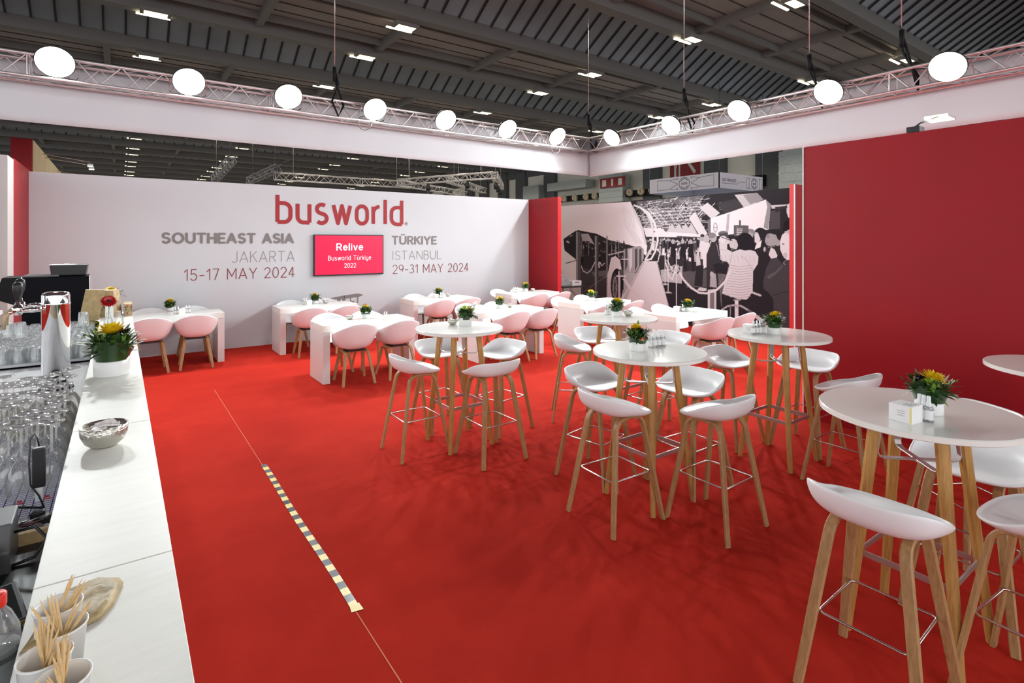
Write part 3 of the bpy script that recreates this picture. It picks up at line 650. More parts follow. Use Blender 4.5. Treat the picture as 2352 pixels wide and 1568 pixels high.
    poly([(1440,690),(1480,590),(1540,565),(1600,640),(1600,860),(1560,1020),(1440,1010),(1440,800)],.11); ell(1505,525,34,46,.62); ell(1495,505,34,28,.42)
    poly([(1530,565),(1545,610),(1570,740),(1560,700)],.7); poly([(1350,1030),(1375,1005),(1440,1015),(1440,1040),(1380,1048)],.72); line([(1350,1042),(1440,1046)],6,.15)
    poly([(1480,850),(1530,880),(1540,1010),(1470,1000)],.55,.04); poly([(1450,1030),(1535,1020),(1535,1230),(1450,1230)],.75); poly([(1475,1060),(1515,1055),(1515,1230),(1475,1230)],.35)
    poly([(1550,870),(1660,880),(1640,1200),(1580,1190)],.28,.08); poly([(1500,790),(1560,770),(1660,830),(1650,880),(1530,870)],.06); ell(1490,880,18,26,.6)
    poly([(1890,560),(1980,540),(2020,620),(1990,900),(2000,1200),(1900,1300),(1860,1100)],.07)
    ell(1960,490,62,58,.07); poly([(1900,470),(1935,480),(1960,540),(1940,600),(1905,570)],.78); poly([(1915,600),(1975,545),(1960,620),(1905,640)],.85); ell(1850,480,62,40,.45); ell(1845,510,45,35,.6)
    poly([(1705,405),(1845,410),(1845,510),(1705,512)],.27); line([(1735,420),(1735,505)],3,.8)
    for k in range(4): line([(1730,445+k*17),(1790-k*5,443+k*17)],7,.85)
    line([(1762,360),(1762,405)],16,.22); ell(1600,490,48,28,.35); poly([(1560,490),(1645,480),(1650,520),(1570,530)],.2)
    ell(1700,590,40,50,.72); ell(1690,640,14,12,.3)
    # woman in the puffer jacket
    J=[(1575,740),(1565,640),(1555,540),(1600,520),(1640,540),(1640,640),(1690,665),(1760,640),(1840,640),(1910,660),(1940,710),(1935,780),(1890,850),(1885,1050),(1830,1125),(1740,1120),(1590,1065),(1625,920),(1660,790),(1640,760),(1600,755)]
    poly(J,.76,.015)
    for k in range(13): y_=790+k*25; line([(1650-k*4,y_),(1760,y_+18),(1890-k*2,y_+2)],5,.55)
    for k in range(9): line([(1575+k*40,690+k*2),(1600+k*38,770)],4,.62)
    line([(1690,665),(1660,800),(1640,900)],6,.6); line([(1890,850),(1840,760),(1780,700)],5,.6); line([(1565,640),(1640,650)],4,.6)
    ell(1600,545,38,36,.82); ell(1640,560,26,30,.75); line([(1580,520),(1690,560)],8,.25); line([(1570,560),(1560,590)],4,.5)
    ell(1810,565,82,85,.05); poly([(1735,560),(1760,640),(1830,650),(1905,640),(1893,560)],.05); ell(1720,600,22,40,.7)
    poly([(1585,1070),(1740,1125),(1830,1130),(1850,1500),(1600,1500)],.07)
    # man with camera
    poly([(2003,570),(2008,530),(2030,470),(2100,455),(2150,500),(2150,600),(2090,620),(2020,600)],.55); poly([(2015,495),(2040,455),(2100,442),(2155,480),(2150,560),(2125,540),(2110,500),(2050,485)],.07)
    line([(2020,525),(2050,520)],6,.15); line([(2005,575),(2030,578)],4,.2); poly([(2003,545),(2012,530),(2015,560)],.5); line([(2015,505),(2045,500)],5,.15)
    poly([(1985,620),(2110,600),(2160,640),(2150,700),(2060,690),(1990,660)],.10); ell(2000,640,16,28,.3); ell(2000,640,8,20,.7); line([(2030,620),(2100,612)],5,.5)
    poly([(2040,690),(2060,620),(2095,640),(2125,700),(2110,730),(2060,730)],.80)
    poly([(1985,960),(2015,820),(2060,730),(2120,720),(2170,780),(2260,735),(2360,720),(2360,1500),(2090,1500),(2085,1120),(2040,1060),(1990,1020)],.16,.012)
    poly([(2020,900),(2110,850),(2170,790),(2180,800),(2120,870),(2040,930)],.24); line([(2085,1090),(2150,1060),(2250,1050)],6,.09)
    poly([(2150,560),(2170,500),(2230,450),(2360,440),(2360,720),(2220,745),(2175,700),(2150,640)],.84); ell(2200,700,20,30,.7); ell(2180,590,14,8,.45); poly([(2190,470),(2260,445),(2360,430),(2360,600),(2300,560),(2240,500)],.7)
    poly([(2170,470),(2190,380),(2250,340),(2360,330),(2360,450),(2240,450)],.05); poly([(2210,220),(2240,195),(2300,200),(2300,330),(2230,335),(2215,290)],.82); poly([(2100,260),(2215,215),(2220,240),(2110,285)],.12)
    line([(2215,740),(2180,770),(2200,790)],6,.5)
    # near ropes
    line([(1180,865),(1215,930),(1290,1010),(1370,1060),(1440,1065),(1540,1030),(1620,950),(1665,850)],20,.8)
    for k in range(22): 
        t=k/21.; x_=1190+450*t; ell(x_,900+160*math.sin(PI*min(1,t*1.05)),3,5,.5)
    line([(1880,1055),(1960,1085)],20,.7); poly([(1712,1130),(1748,1130),(1748,1500),(1712,1500)],.82); line([(1700,1130),(1765,1130)],10,.6)
    line([(1585,1225),(1640,1190),(1700,1178),(1770,1185),(1840,1225)],18,.6); line([(1840,1225),(1880,1250)],22,.3); line([(1880,1255),(1960,1320),(2080,1430)],34,.75)
    for k in range(18): ell(1600+k*14,1195+12*math.sin(k*2.1),4,4,.2)
    line([(1595,1230),(1590,1330)],8,.5); line([(1670,1200),(1668,1330)],8,.5); poly([(0,985),(230,985),(230,1500),(-400,1500),(-400,985)],.75)
    # soften slightly
    J2=I.copy(); J2[1:-1,1:-1]=(I[1:-1,1:-1]*4+I[:-2,1:-1]+I[2:,1:-1]+I[1:-1,:-2]+I[1:-1,2:])/8
    return J2,K
I,K=mural()
YA,YB,ZA,ZB=4.86,12.2,0.0,2.83
NY,NZ=940,400
yy=YB+(YA-YB)*(np.arange(NY+1))/NY; zz=ZA+(ZB-ZA)*np.arange(NZ+1)/NZ
Yg,Zg=np.meshgrid((yy[:-1]+yy[1:])/2,(zz[:-1]+zz[1:])/2)
# the print is laid out in its own flat coordinates (u runs along the wall, v down it)
sA,cA=math.sin(AY),math.cos(AY); XP=XM-.004
d=sA*XP+cA*Yg; l=cA*XP-sA*Yg; uu=((1176+1250*l/d)-1280)*4.2*K; vv=((555+1250*(HC-Zg)/d)-420)*4.2*K
ui=np.clip(uu.astype(int),0,I.shape[1]-1); vi=np.clip(vv.astype(int),0,I.shape[0]-1); val=I[vi,ui].clip(.03,.97)
V=np.zeros(((NZ+1)*(NY+1),3),np.float32); yy2,zz2=np.meshgrid(yy,zz); V[:,0]=XP; V[:,1]=yy2.ravel(); V[:,2]=zz2.ravel()
a=(np.arange(NZ)[:,None]*(NY+1)+np.arange(NY)[None,:]).ravel()
F=np.stack([a,a+1,a+NY+2,a+NY+1],1).astype(np.int32)
me=bpy.data.meshes.new('mural_print'); me.vertices.add(len(V)); me.vertices.foreach_set('co',V.ravel()); me.loops.add(F.size); me.loops.foreach_set('vertex_index',F.ravel())
me.polygons.add(len(F)); me.polygons.foreach_set('loop_start',np.arange(0,F.size,4,dtype=np.int32)); me.polygons.foreach_set('loop_total',np.full(len(F),4,np.int32)); me.update(calc_edges=True)
ca=me.color_attributes.new('print','FLOAT_COLOR','CORNER'); g=np.repeat(val.ravel(),4); g=np.where(g<=.04,g*.6,((g+.055)/1.055)**1.8)*1.0
ca.data.foreach_set('color',np.stack([g*.99+.004,g*.965+.002,g+.006,np.ones_like(g)],1).astype(np.float32).ravel())
mm=mat('mural_print',(.5,.5,.5),.9,spec=.1); nt=mm.node_tree; at=nt.nodes.new('ShaderNodeVertexColor'); at.layer_name='print'; nt.links.new(at.outputs[0],nt.nodes['Principled BSDF'].inputs[0]); me.materials.append(mm)
mo=bpy.data.objects.new('mural_print',me); COL.objects.link(mo); mo.parent=mw; mo['label']='black and white photo print of visitors photographing a covered bus'
# ================================================= FURNITURE
def sm(a,b_,x_): t=min(1,max(0,(x_-a)/(b_-a))); return t*t*(3-2*t)
def shell(rx,ryf,ryb,pw,rim,z0,base,nth=56,npf=12,lean=0,low=.1,taper=1.0):
    """seat shell: front is +Y; rim(angle from front in degrees) gives rim height"""
    V=[(0,0,z0)];F=[]
    for i in range(1,npf+1):
        t=i/npf
        for k in range(nth):
            th=2*PI*k/nth; c,s_=math.cos(th),math.sin(th); ry=ryf if c>0 else ryb     # c toward +Y
            q=(abs(s_)**pw+abs(c)**pw)**(-1/pw); X=rx*q*s_; Y=ry*q*c
            dg=abs(math.degrees(th if th<=PI else th-2*PI)); zr=rim(dg)
            P1=(base*X*.75,base*Y*.75,z0); P2=(base*X*1.12,base*Y*1.12,z0+low*(zr-z0)); P3=(X,Y,zr)
            a=(1-t)**3; b1=3*(1-t)**2*t; b2=3*(1-t)*t*t; b3=t**3
            V.append((b1*P1[0]+b2*P2[0]+b3*P3[0],b1*P1[1]+b2*P2[1]+b3*P3[1],a*z0+b1*P1[2]+b2*P2[2]+b3*P3[2]))
    for k in range(nth): F.append((0,1+(k+1)%nth,1+k))
    for i in range(npf-1):
        for k in range(nth):
            p=1+i*nth+k; q=1+i*nth+(k+1)%nth; F.append((p,q,q+nth,p+nth))
    return V,F
def bent_leg(sx,sy,foot,zt,xt,yt,w,t,rad=.07):
    """one bent plywood leg: foot -> bend -> middle of the bar under the seat"""
    fx,fy=foot[0]*sx,foot[1]*sy; pts=[]
    top=Vector((xt*sx,yt*sy,zt)); ft=Vector((fx,fy,0)); d=(top-ft).normalized(); e=Vector((xt*sx*.98,0,zt+.006))-top; e.normalize()
    pts=[ft,ft.lerp(top,.5)]
    a=top-d*rad; c=top+e*rad
    for i in range(9):
        u=i/8; pts.append(a*(1-u)**2+top*2*u*(1-u)+c*u*u)
    pts.append(Vector((xt*sx*.98,0,zt+.006)))
    N=len(pts); return pts,[w*.86]+[w]*(N-1),[t*.9]+[t]*(N-1)
def make_stool():
    t=thing('bar_stool','white shell bar stool on oak legs','bar stool')
    V,F=shell(.240,.178,.205,2.9,lambda a:.722+.022*sm(28,80,a)+.096*sm(62,142,a),.703,.86,low=.0)
    b=MB(); b.add(V,F,0,True); o=b.build('seat','shell',t,solid=.013); m_=o.modifiers.new('sub','SUBSURF'); m_.levels=1; m_.render_levels=1
    for sx in (-1,1):
        for sy in (-1,1):
            p,w,th=bent_leg(sx,sy,(.215,.225),.683,.128,.115,.042,.021); b=MB(); b.sweep(p,(1,0,0),w,th); b.build('leg','wood_stool',t)
    z=.31; k=1-z/.683; hx=.128+(.215-.128)*k-.018; hy=.115+(.225-.115)*k-.006; b=MB(); c=[]
    for (ax,ay) in ((hx,hy),(-hx,hy),(-hx,-hy),(hx,-hy)):
        g=.02; sxx=1 if ax>0 else -1; syy=1 if ay>0 else -1
        pr=[(ax,ay-syy*g,z),(ax-sxx*.006,ay-syy*.006,z),(ax-sxx*g,ay,z)]
        if sxx*syy<0: pr=pr[::-1]
        c+=pr
    c=c+[c[0]]; b.tube(c,.0058,8,cap=False); b.build('foot_ring','steel',t)
    b=MB(); b.box(-.09,.09,-.07,.07,.690,.700); b.build('mounting_plate','black',t); return t
def make_chair():
    t=thing('tub_chair','white shell tub chair on oak legs','chair')
    def rim(a): return .452+.215*sm(38,88,a)+.125*sm(90,175,a)
    V,F=shell(.285,.235,.285,2.7,rim,.435,.72,low=.12)
    # backrest leans back and sides draw in at the front
    W2=[(x_*(1-.10*max(0,(y_/.235))) if y_>0 else x_,y_-.02*max(0,(z_-.6)/.2),z_) for x_,y_,z_ in V]
    b=MB(); b.add(W2,F,0,True); o=b.build('shell','shell',t,solid=.012); m_=o.modifiers.new('sub','SUBSURF'); m_.levels=1; m_.render_levels=1
    for sx in (-1,1):
        for sy in (-1,1):
            p,w,th=bent_leg(sx,sy,(.205,.225),.405,.145,.13,.040,.021,.05); b=MB(); b.sweep(p,(1,0,0),w,th); b.build('leg','wood_stool',t)
    b=MB(); b.box(-.12,.12,-.09,.09,.411,.432); b.build('mounting_plate','black',t); return t
def make_round():
    t=thing('round_high_table','round white high table on four oak legs','table')
    b=MB(); b.lathe([(.001,1.022),(.394,1.022),(.4,1.026),(.4,1.046),(.396,1.05),(.001,1.05)],72,smooth=False); b.build('tabletop','tabletop',t)
    for sx in (-1,1):
        for sy in (-1,1):
            b=MB(); b.sweep([(.215*sx,.215*sy,0),(.165*sx,.165*sy,.55),(.125*sx,.125*sy,1.022)],(1,-sx*sy,0),[.034,.042,.050],[.034,.042,.046]); b.build('leg','wood_table',t)
    b=MB()
    for sx in (-1,1):
        for sy in (-1,1):
            b.sweep([(.108*sx,.108*sy,1.02),(.124*sx,.124*sy,.85),(.118*sx,.118*sy,.828),(.10*sx,.10*sy,.82),(0,0,.82)],(1,-sx*sy,0),.03,.007)
    b.build('bracket','bracket',t)
    z=.37; h=.178; b=MB()
    for p,q,s_ in (((-h,-h,z),(h,-h,z),0),((h,-h,z),(h,h,z),0),((h,h,z),(-h,h,z),0),((-h,h,z),(-h,-h,z),0)): b.sweep([p,q],(0,0,1),.028,.007)
    b.build('foot_rail','bracket',t); return t
def make_slab():
    t=thing('slab_table','white slab-ended dining table','table')
    b=MB(); b.box(-.64,.64,-.29,.29,.66,.75); b.build('tabletop','tabletop',t,bevel=.002)
    for s_ in (-1,1): b=MB(); b.box(s_*.64 if s_<0 else .64-.09,s_*.64+.09 if s_<0 else .64,-.29,.29,0,.657); b.build('end_panel','slab',t,bevel=.002)
    return t
STOOL,CHAIR,ROUND,SLAB=make_stool(),make_chair(),make_round(),make_slab()
# slab tables: x centre, y centre
TB={'T1':(.66,9.62,'slab table left beside the bar'),'T2':(2.74,9.60,'slab table under the bus drawing'),'T3':(2.75,7.35,'left slab table of second row'),'T4':(5.0,9.42,'slab table under the 29-31 date'),
 'T5':(5.02,7.25,'middle slab table of second row'),'T6':(7.10,9.27,'corner slab table by red fin'),'T7':(7.06,7.20,'slab table before the printed wheel'),'T8':(7.10,5.24,'slab table below printed puffer jacket')}
for k,(x_,y_,nm) in TB.items():
    place(SLAB,(x_,y_,0),0,'white '+nm,'white slab-ended dining tables')
D=math.radians
CH={'T1':[(.34,9.20,2),(.91,9.22,-3),(.36,10.02,178),(.97,10.0,184)],'T2':[(2.50,9.10,-4),(3.06,9.12,3),(2.46,9.98,180),(3.05,9.98,177)],
 'T3':[(2.49,6.99,-3),(3.08,6.98,2),(2.45,7.73,181),(3.0,7.72,178)],'T4':[(4.80,8.98,-2),(5.36,9.0,3),(4.78,9.75,180),(5.30,9.72,182)],
 'T5':[(4.88,6.83,3),(5.46,6.86,-2),(4.72,7.62,180),(5.25,7.60,176)],'T6':[(6.92,8.86,0),(7.55,8.88,3),(6.78,9.68,185),(7.30,9.66,178)],
 'T7':[(6.85,6.80,-3),(7.50,6.85,2),(6.76,7.60,182),(7.33,7.60,176)],'T8':[(6.86,4.66,-10),(7.55,4.74,-4),(6.68,5.62,186),(7.30,5.68,178)]}
pos=['front left','front right','back left','back right']
for k,L in CH.items():
    for i,(x_,y_,r) in enumerate(L):
        place(CHAIR,(x_,y_,0),D(r),'white tub chair, %s of the %s'%(pos[i],TB[k][2]),'white tub chairs around the slab tables')
RT={'R1':(2.52,4.32,0,'leftmost round table'),'R2':(4.19,3.93,0,'farthest round table'),'R3':(3.09,2.60,0,'central round table'),'R4':(4.52,2.42,0,'round table near the mural edge'),'R5':(3.01,.95,0,'nearest round table'),'R6':(4.76,.72,0,'round table at right edge')}
for k,(x_,y_,r,nm) in RT.items(): place(ROUND,(x_,y_,0),D(r),'round white high table on oak legs, the '+nm,'round white high tables')
ST=[(2.11,4.38,-90,'R1','left side of'),(2.576,3.889,0,'R1','front of'),(2.60,4.83,180,'R1','back of'),(3.06,4.43,98,'R1','right side of'),
(2.693,2.557,-92,'R3','left side of'),(3.167,2.11,0,'R3','front of'),(3.04,3.09,191,'R3','back of'),(3.51,2.57,88,'R3','right side of'),
(3.87,4.26,-129,'R2','left side of'),(4.40,4.46,160,'R2','back of'),(4.80,3.80,90,'R2','right side of'),(4.25,3.55,4,'R2','front of'),
(4.56,2.91,180,'R4','back of'),(5.0,2.415,90,'R4','right side of'),(4.48,1.87,0,'R4','front of'),
(2.51,.93,-88,'R5','left side of'),(2.98,.52,-5,'R5','front of'),(3.42,.86,90,'R5','right side of'),(4.12,1.05,60,'R6','left side of')]
for x_,y_,r,k,w in ST: place(STOOL,(x_,y_,0),D(r),'white bar stool at the %s the %s'%(w,RT[k][3]),'white bar stools around the high tables')
# ================================================= TABLE DECORATION
def leafq(b,p,d,L,wd,mi,bend=.3,up=(0,0,1)):
    p=Vector(p); d=Vector(d).normalized(); s_=d.cross(Vector(up)); 
    if s_.length<.1: s_=Vector((1,0,0))
    s_.normalize(); n=s_.cross(d); V=[]
    for i,(t,ww) in enumerate(((0,.15),(.3,.8),(.6,1),(.85,.55),(1,.03))):
        c=p+d*L*t-n*0+Vector((0,0,-1))*bend*L*t*t; V+=[c-s_*wd*ww/2,c+s_*wd*ww/2]
    b.add(V,[(2*i,2*i+1,2*i+3,2*i+2) for i in range(4)],mi,True)
def mum(b,c,ax,R,rings=5,mi=0,rnd=random):
    c=Vector(c); ax=Vector(ax).normalized(); a=ax.orthogonal().normalized(); e=ax.cross(a)
    for r in range(rings):
        n=16-2*r; el=D(8+r*78/rings)
        for k in range(n):
            th=2*PI*(k+.5*(r%2))/n+rnd.uniform(-.08,.08); h=(a*math.cos(th)+e*math.sin(th))
            d=h*math.cos(el)+ax*math.sin(el); s_=ax.cross(h).normalized(); L=R*(1-.08*r)*rnd.uniform(.9,1.05); w=R*.24
            n_=d.cross(s_)
            b.add([c-s_*w*.25,c+s_*w*.25,c+d*L*.6+s_*w*.5+n_*w*.12,c+d*L*.6-s_*w*.5+n_*w*.12,c+d*L],[(0,1,2,3),(3,2,4)],mi)
def make_bouquet(seed,R=.062,square=False,n=190,flowers=('yellow',),sp=.10):
    rnd=random.Random(seed); t=thing('flower_arrangement','flower arrangement in a small white pot','flowers')
    b=MB()
    if square: b.lathe([(.001,.0),(R*1.2,0),(R*1.32,.075),(R*1.25,.075),(R*1.1,.06),(.001,.06)],4,smooth=False)
    else: b.lathe([(.001,0),(R*.97,0),(R,.004),(R,.064),(R*.94,.066),(R*.92,.05),(.001,.05)],32)
    b.build('pot','planter',t)
    b=MB(); V=[]; nn=26
    for i in range(nn+1):
        a=-.6+5.4*i/nn
        for j in range(5):
            z=.056+.048*j/4*(1+.55*math.sin(a*1.1+seed)); r=R*(1.02+.28*(j/4)**1.5+.07*math.sin(2*a)); V.append((r*math.cos(a),r*math.sin(a),z))
    b.add(V,[(i*5+j,(i+1)*5+j,(i+1)*5+j+1,i*5+j+1) for i in range(nn) for j in range(4)],0,True)
    a=rnd.uniform(4.4,5.6); leafq(b,(R*.8*math.cos(a),R*.8*math.sin(a),.10),(math.cos(a),math.sin(a),.1),R*1.7,R*1.5,0,.45)
    b.build('wrapping_leaf','bigleaf',t)
    b=MB()
    for i in range(n):
        a=rnd.uniform(0,2*PI); e=rnd.uniform(.05,1.35); r=R*rnd.uniform(.2,1.0); d=(math.cos(a)*math.cos(e),math.sin(a)*math.cos(e),math.sin(e))
        leafq(b,(r*math.cos(a),r*math.sin(a),rnd.uniform(.08,.125)),d,rnd.uniform(.045,.085)*(1.25 if i%9==0 else 1),rnd.uniform(.012,.022),0 if rnd.random()<.72 else 1,rnd.uniform(0,.5))
    for i in range(9):
        a=rnd.uniform(0,2*PI); p=Vector((R*.7*math.cos(a),R*.7*math.sin(a),.11)); d=Vector((math.cos(a)*.8,math.sin(a)*.8,rnd.uniform(.3,.9))).normalized(); L=rnd.uniform(.05,.085); b.tube([p,p+d*L],.0012,4,0)
        for q in range(6): leafq(b,p+d*L*(.3+.13*q),d+Vector((rnd.uniform(-1,1),rnd.uniform(-1,1),rnd.uniform(-.3,.8)))*.8,.024,.009,q%2,.1)
    b.build('foliage',['leaf','lightleaf'],t)
    hs=[]
    for i,f in enumerate(flowers):
        a=i*2.4+seed*.9; rr=0.012 if i==0 else R*.62; c=Vector((rr*math.cos(a),rr*math.sin(a),.150 if i==0 else .138)); ax=Vector((rr*math.cos(a)*6,rr*math.sin(a)*6-.25,1))
        b=MB(); mum(b,c,ax,R*(1.38 if i==0 and f=='yellow' else .82),6 if f=='yellow' else 5,0,rnd); b.build('%s_bloom'%({'yellow':'yellow','lime':'lime','purple':'purple','berry':'dark'}[f]),f,t)
    b=MB()
    for i in range(26):
        a=rnd.gauss(2.2,.5)+seed; r=R*rnd.uniform(.5,1.05); b.lathe([(.0005,-.003),(.0035,0),(.0005,.003)],6,0,(r*math.cos(a),r*math.sin(a),.125+rnd.uniform(-.01,.035)))
    b.build('small_white_blooms','tinywhite',t)
    b=MB()
    for i in range(12):
        a=rnd.gauss(4.6,.4)+seed; r=R*rnd.uniform(.5,.95); b.lathe([(.0005,-.008),(.007,-.003),(.008,.003),(.0005,.009)],8,0,(r*math.cos(a),r*math.sin(a),.12+rnd.uniform(-.01,.03)))
    b.build('berries','berry',t); return t
BQ=[make_bouquet(1,.055,flowers=('yellow','berry')),make_bouquet(2,.055,flowers=('yellow','lime')),make_bouquet(3,.055,True,flowers=('lime','yellow','purple')),make_bouquet(5,.055,flowers=('yellow','purple','lime')),make_bouquet(8,.054,n=190,flowers=('yellow','berry'))]
def make_spray():
    t=thing('spray_bottle','small clear spray bottle with white cap','bottle')
    b=MB(); b.lathe([(.001,0),(.0155,0),(.017,.003),(.017,.052),(.013,.06),(.008,.063),(.008,.066)],16); bb_=b.build('bottle_body','glass_thick',t)
    b=MB(); b.lathe([(.0172,.012),(.0174,.013),(.0174,.046),(.0172,.047)],16); b.build('label','paperbox',bb_)
    b=MB(); 
    for k in range(4): b.box(-.008,.006,-.0178,-.0174,.018+k*.006,.0195+k*.006)
    b.build('label_print','labelgrey',bb_)
    b=MB(); b.lathe([(.009,.060),(.0095,.062),(.0095,.074),(.007,.078),(.007,.098),(.0055,.102),(.001,.102)],14); b.build('spray_cap','bottle_cap',t); return t
SB=make_spray()
def make_box():
    t=thing('tissue_cube','small white cardboard cube box','box')
    b=MB(); b.box(-.045,.045,-.045,.045,0,.075); cb_=b.build('carton','paperbox',t,bevel=.002)
    b=MB(); b.box(-.0455,-.0450,-.044,-.038,.004,.07); b.box(-.0452,-.043,-.0457,-.0452,.002,.073); b.build('printed_side','boxyellow',cb_)
    b=MB(); 
    for k in range(3): b.box(-.0462,-.0456,-.02,0.01,.03+k*.010,.032+k*.010); b.box(-.03,.03-k*.01,-.03+k*.012,-.026+k*.012,.0752,.0756)
    b.build('print','labelgrey',cb_); return t
BX=make_box()
def make_bowl(sc=1):
    t=thing('sugar_bowl','hammered metal bowl with paper sachets','bowl')
    p=[(.001,0),(.028,0),(.038,.003),(.055,.018),(.066,.042),(.069,.072),(.0665,.073),(.063,.044),(.052,.021),(.03,.007),(.001,.006)]
    b=MB(); b.lathe(p,40); b.build('bowl_body','bowl_metal',t); rnd=random.Random(5); b=MB()
    for i in range(14):
        m4=Matrix.Translation((rnd.uniform(-.03,.03),rnd.uniform(-.03,.03),.035+i*.0028))@Matrix.Rotation(rnd.uniform(0,3),4,'Z')@Matrix.Rotation(rnd.uniform(-.5,.5),4,'X')@Matrix.Rotation(rnd.uniform(-.3,.3),4,'Y'); b.box(-.028,.028,-.018,.018,-.002,.002,0,m4)
    b.build('sachets','sachet',t); return t
BW=make_bowl()
def at(u,v,z):
    d=1250*(HC-z)/(v-555.); l=(u-1176)/1250*d; return (.5849*d+.8111*l if 0 else math.sin(AY)*d+math.cos(AY)*l, math.cos(AY)*d-math.sin(AY)*l, z)
zs,zr=.751,1.051
TN={k:v[2] for k,v in TB.items()}; TN.update({k:v[3] for k,v in RT.items()})
for k,u,v,i,r,s_ in (('T1',390,715,0,.3,1),('T2',724,698,4,1,1),('T3',840,731,1,2,1),('T4',1007,684,3,3,1),('T5',1147,708,4,4,1),('T6',1207,669,1,5,1),('T7',1359,690,1,0,1),('T8',1580,715,1,1.6,1),
 ('R1',1069,748,2,.4,1.05),('R2',1417,727,3,2.5,1),('R3',1464,805,0,1.2,1),('R4',1778,767,1,2.9,1),('R5',2134,948,3,.6,1)):
    z=zs if k[0]=='T' else zr; x_,y_,_=at(u,v-1,z)
    place(BQ[i],(x_,y_,z-.001),r,'yellow and green flowers in white pot on the '+TN[k],'flower arrangements on the tables',s_)
for k,u,v,r in (('T1',417,721,.1),('T2',708,700,.2),('T3',894,737,0),('T4',1000,685,.3),('T5',1101,712,.1),('T6',1190,671,0),('T7',1336,692,.2),('T8',1556,715,.1),('R4',1722,765,.2),('R5',2080,966,-.15)):
    z=zs if k[0]=='T' else zr; x_,y_,_=at(u,v-1,z); place(BX,(x_,y_,z-.001),r,'small white cardboard cube on the '+TN[k],'white cube boxes on the tables')
for k,u,v in (('T2',748,697),('T3',803,734),('T4',1029,681),('T5',1171,706),('T6',1224,669),('R1',1040,746),('R2',1443,726)):
    z=zs if k[0]=='T' else zr; x_,y_,_=at(u,v-1,z); place(BW,(x_,y_,z-.001),1,'small metal bowl with sachets on the '+TN[k],'metal bowls on the tables',.72)
place(BW,(-.045,2.43,1.101),.4,'hammered metal bowl with paper sachets on the bar counter',None,1.05)
ORD=['leftmost','second from left','third from left','rightmost']
for k,u,v,n,dx,dy in (('T1',402,721,2,.04,0),('T1',428,718,2,.04,.0),('T2',698,699,2,.045,0),('T3',883,734,2,.04,.02),('T4',1012,684,2,.05,0),('T5',1088,709,3,.04,.02),('T6',1180,671,3,.045,0),('T8',1568,715,2,.03,.02),('R2',1393,722,3,.042,-.005),('R3',1494,797,4,.04,-.006),('R4',1731,767,4,.042,-.004),('R5',2112,962,1,.01,0),('R5',2122,965,1,.01,0),('R5',2133,968,1,.01,0)):
    z=zs if k[0]=='T' else zr; x_,y_,_=at(u,v,z)
    for i in range(n):
        place(SB,(x_+dx*i,y_+dy*i,z-.001),.5*i,'clear spray bottle, %s of the row on the %s'%({2112:'left',2122:'middle',2133:'right'}[u] if k=='R5' else ['first','second','third','last'][i] if not(k=='T1' and u>420) else ['fourth','last'][i],TN[k]),'spray bottles on the tables',1.1)
R3x,R3y,_=at(1505,791,zr)
for i in range(3): place(SB,(R3x+.04*i-.01,R3y-.006*i,zr-.001),1.+i,'clear spray bottle behind the row, %s, on the '%('left','middle','right')[i]+TN['R3'],'spray bottles on the tables',1.1)
# black side table with cartons in front of the mural
t=thing('side_table','black folding side table stacked with cartons by the mural','table',(8.95,10.25,0))
b=MB(); b.box(-.38,.35,-.45,.9,.72,.75); b.build('tabletop','black',t); b=MB(); [b.tube([(x_,y_,.72),(x_+.02,y_,0)],.014,6) for x_ in (-.33,.30) for y_ in (-.38,.8)]; b.tube([(.3,-.38,.3),(-.1,-.38,.7)],.01,6); b.build('leg_frame','midgrey',t)
for i,(x_,y_,z_,w,h,mt_,lab) in enumerate(((.18,-.2,.75,.30,.12,'white_edge','pinkish white low carton at the front of the black side table'),(-.1,-.1,.75,.26,.20,'silver_box','grey carton in the middle of the black side table'),(-.3,.2,.75,.2,.17,'paperbox','white carton at the left of the black side table'),(-.08,.1,.952,.2,.17,'silver_box','grey carton on top of the stack on the side table'),(-.22,.15,.952,.12,.25,'paperbox','tall white carton on top of the left stack'),(.05,.35,.75,.2,.22,'paperbox','white carton at the back of the side table'))):
    o=thing('carton',lab,'box',(8.95+x_,10.25+y_,z_)); b=MB(); b.box(-w/2,w/2,-.12,.12,0,h); b.build('carton_body',mt_,o,bevel=.004); b=MB(); b.box(-w/4,w/4,-.123,-.1205,h*.55,h*.85); b.build('dark_print','labelgrey',o)
# striped tape on the carpet join
t=thing('hazard_tape','strip of black and yellow tape along the carpet join','tape',(.955,2.66,.002))
b=MB(); n=34; L=2.16
for i in range(n):
    ya,yb=L*i/n,L*(i+1)/n; wv=lambda q:.004*math.sin(q*4); b.add([(-.021+wv(ya),ya,0),(.021+wv(ya),ya,0),(.021+wv(yb),yb,0),(-.021+wv(yb),yb,0)],[(0,1,2,3)],i%2)
b.add([(-.028,-.02,.001),(.03,-.03,.001),(.028,.03,.002),(-.02,.03,.002)],[(0,1,2,3)],0); b.build('striped_tape',['tape_yellow','tape_black'],t)
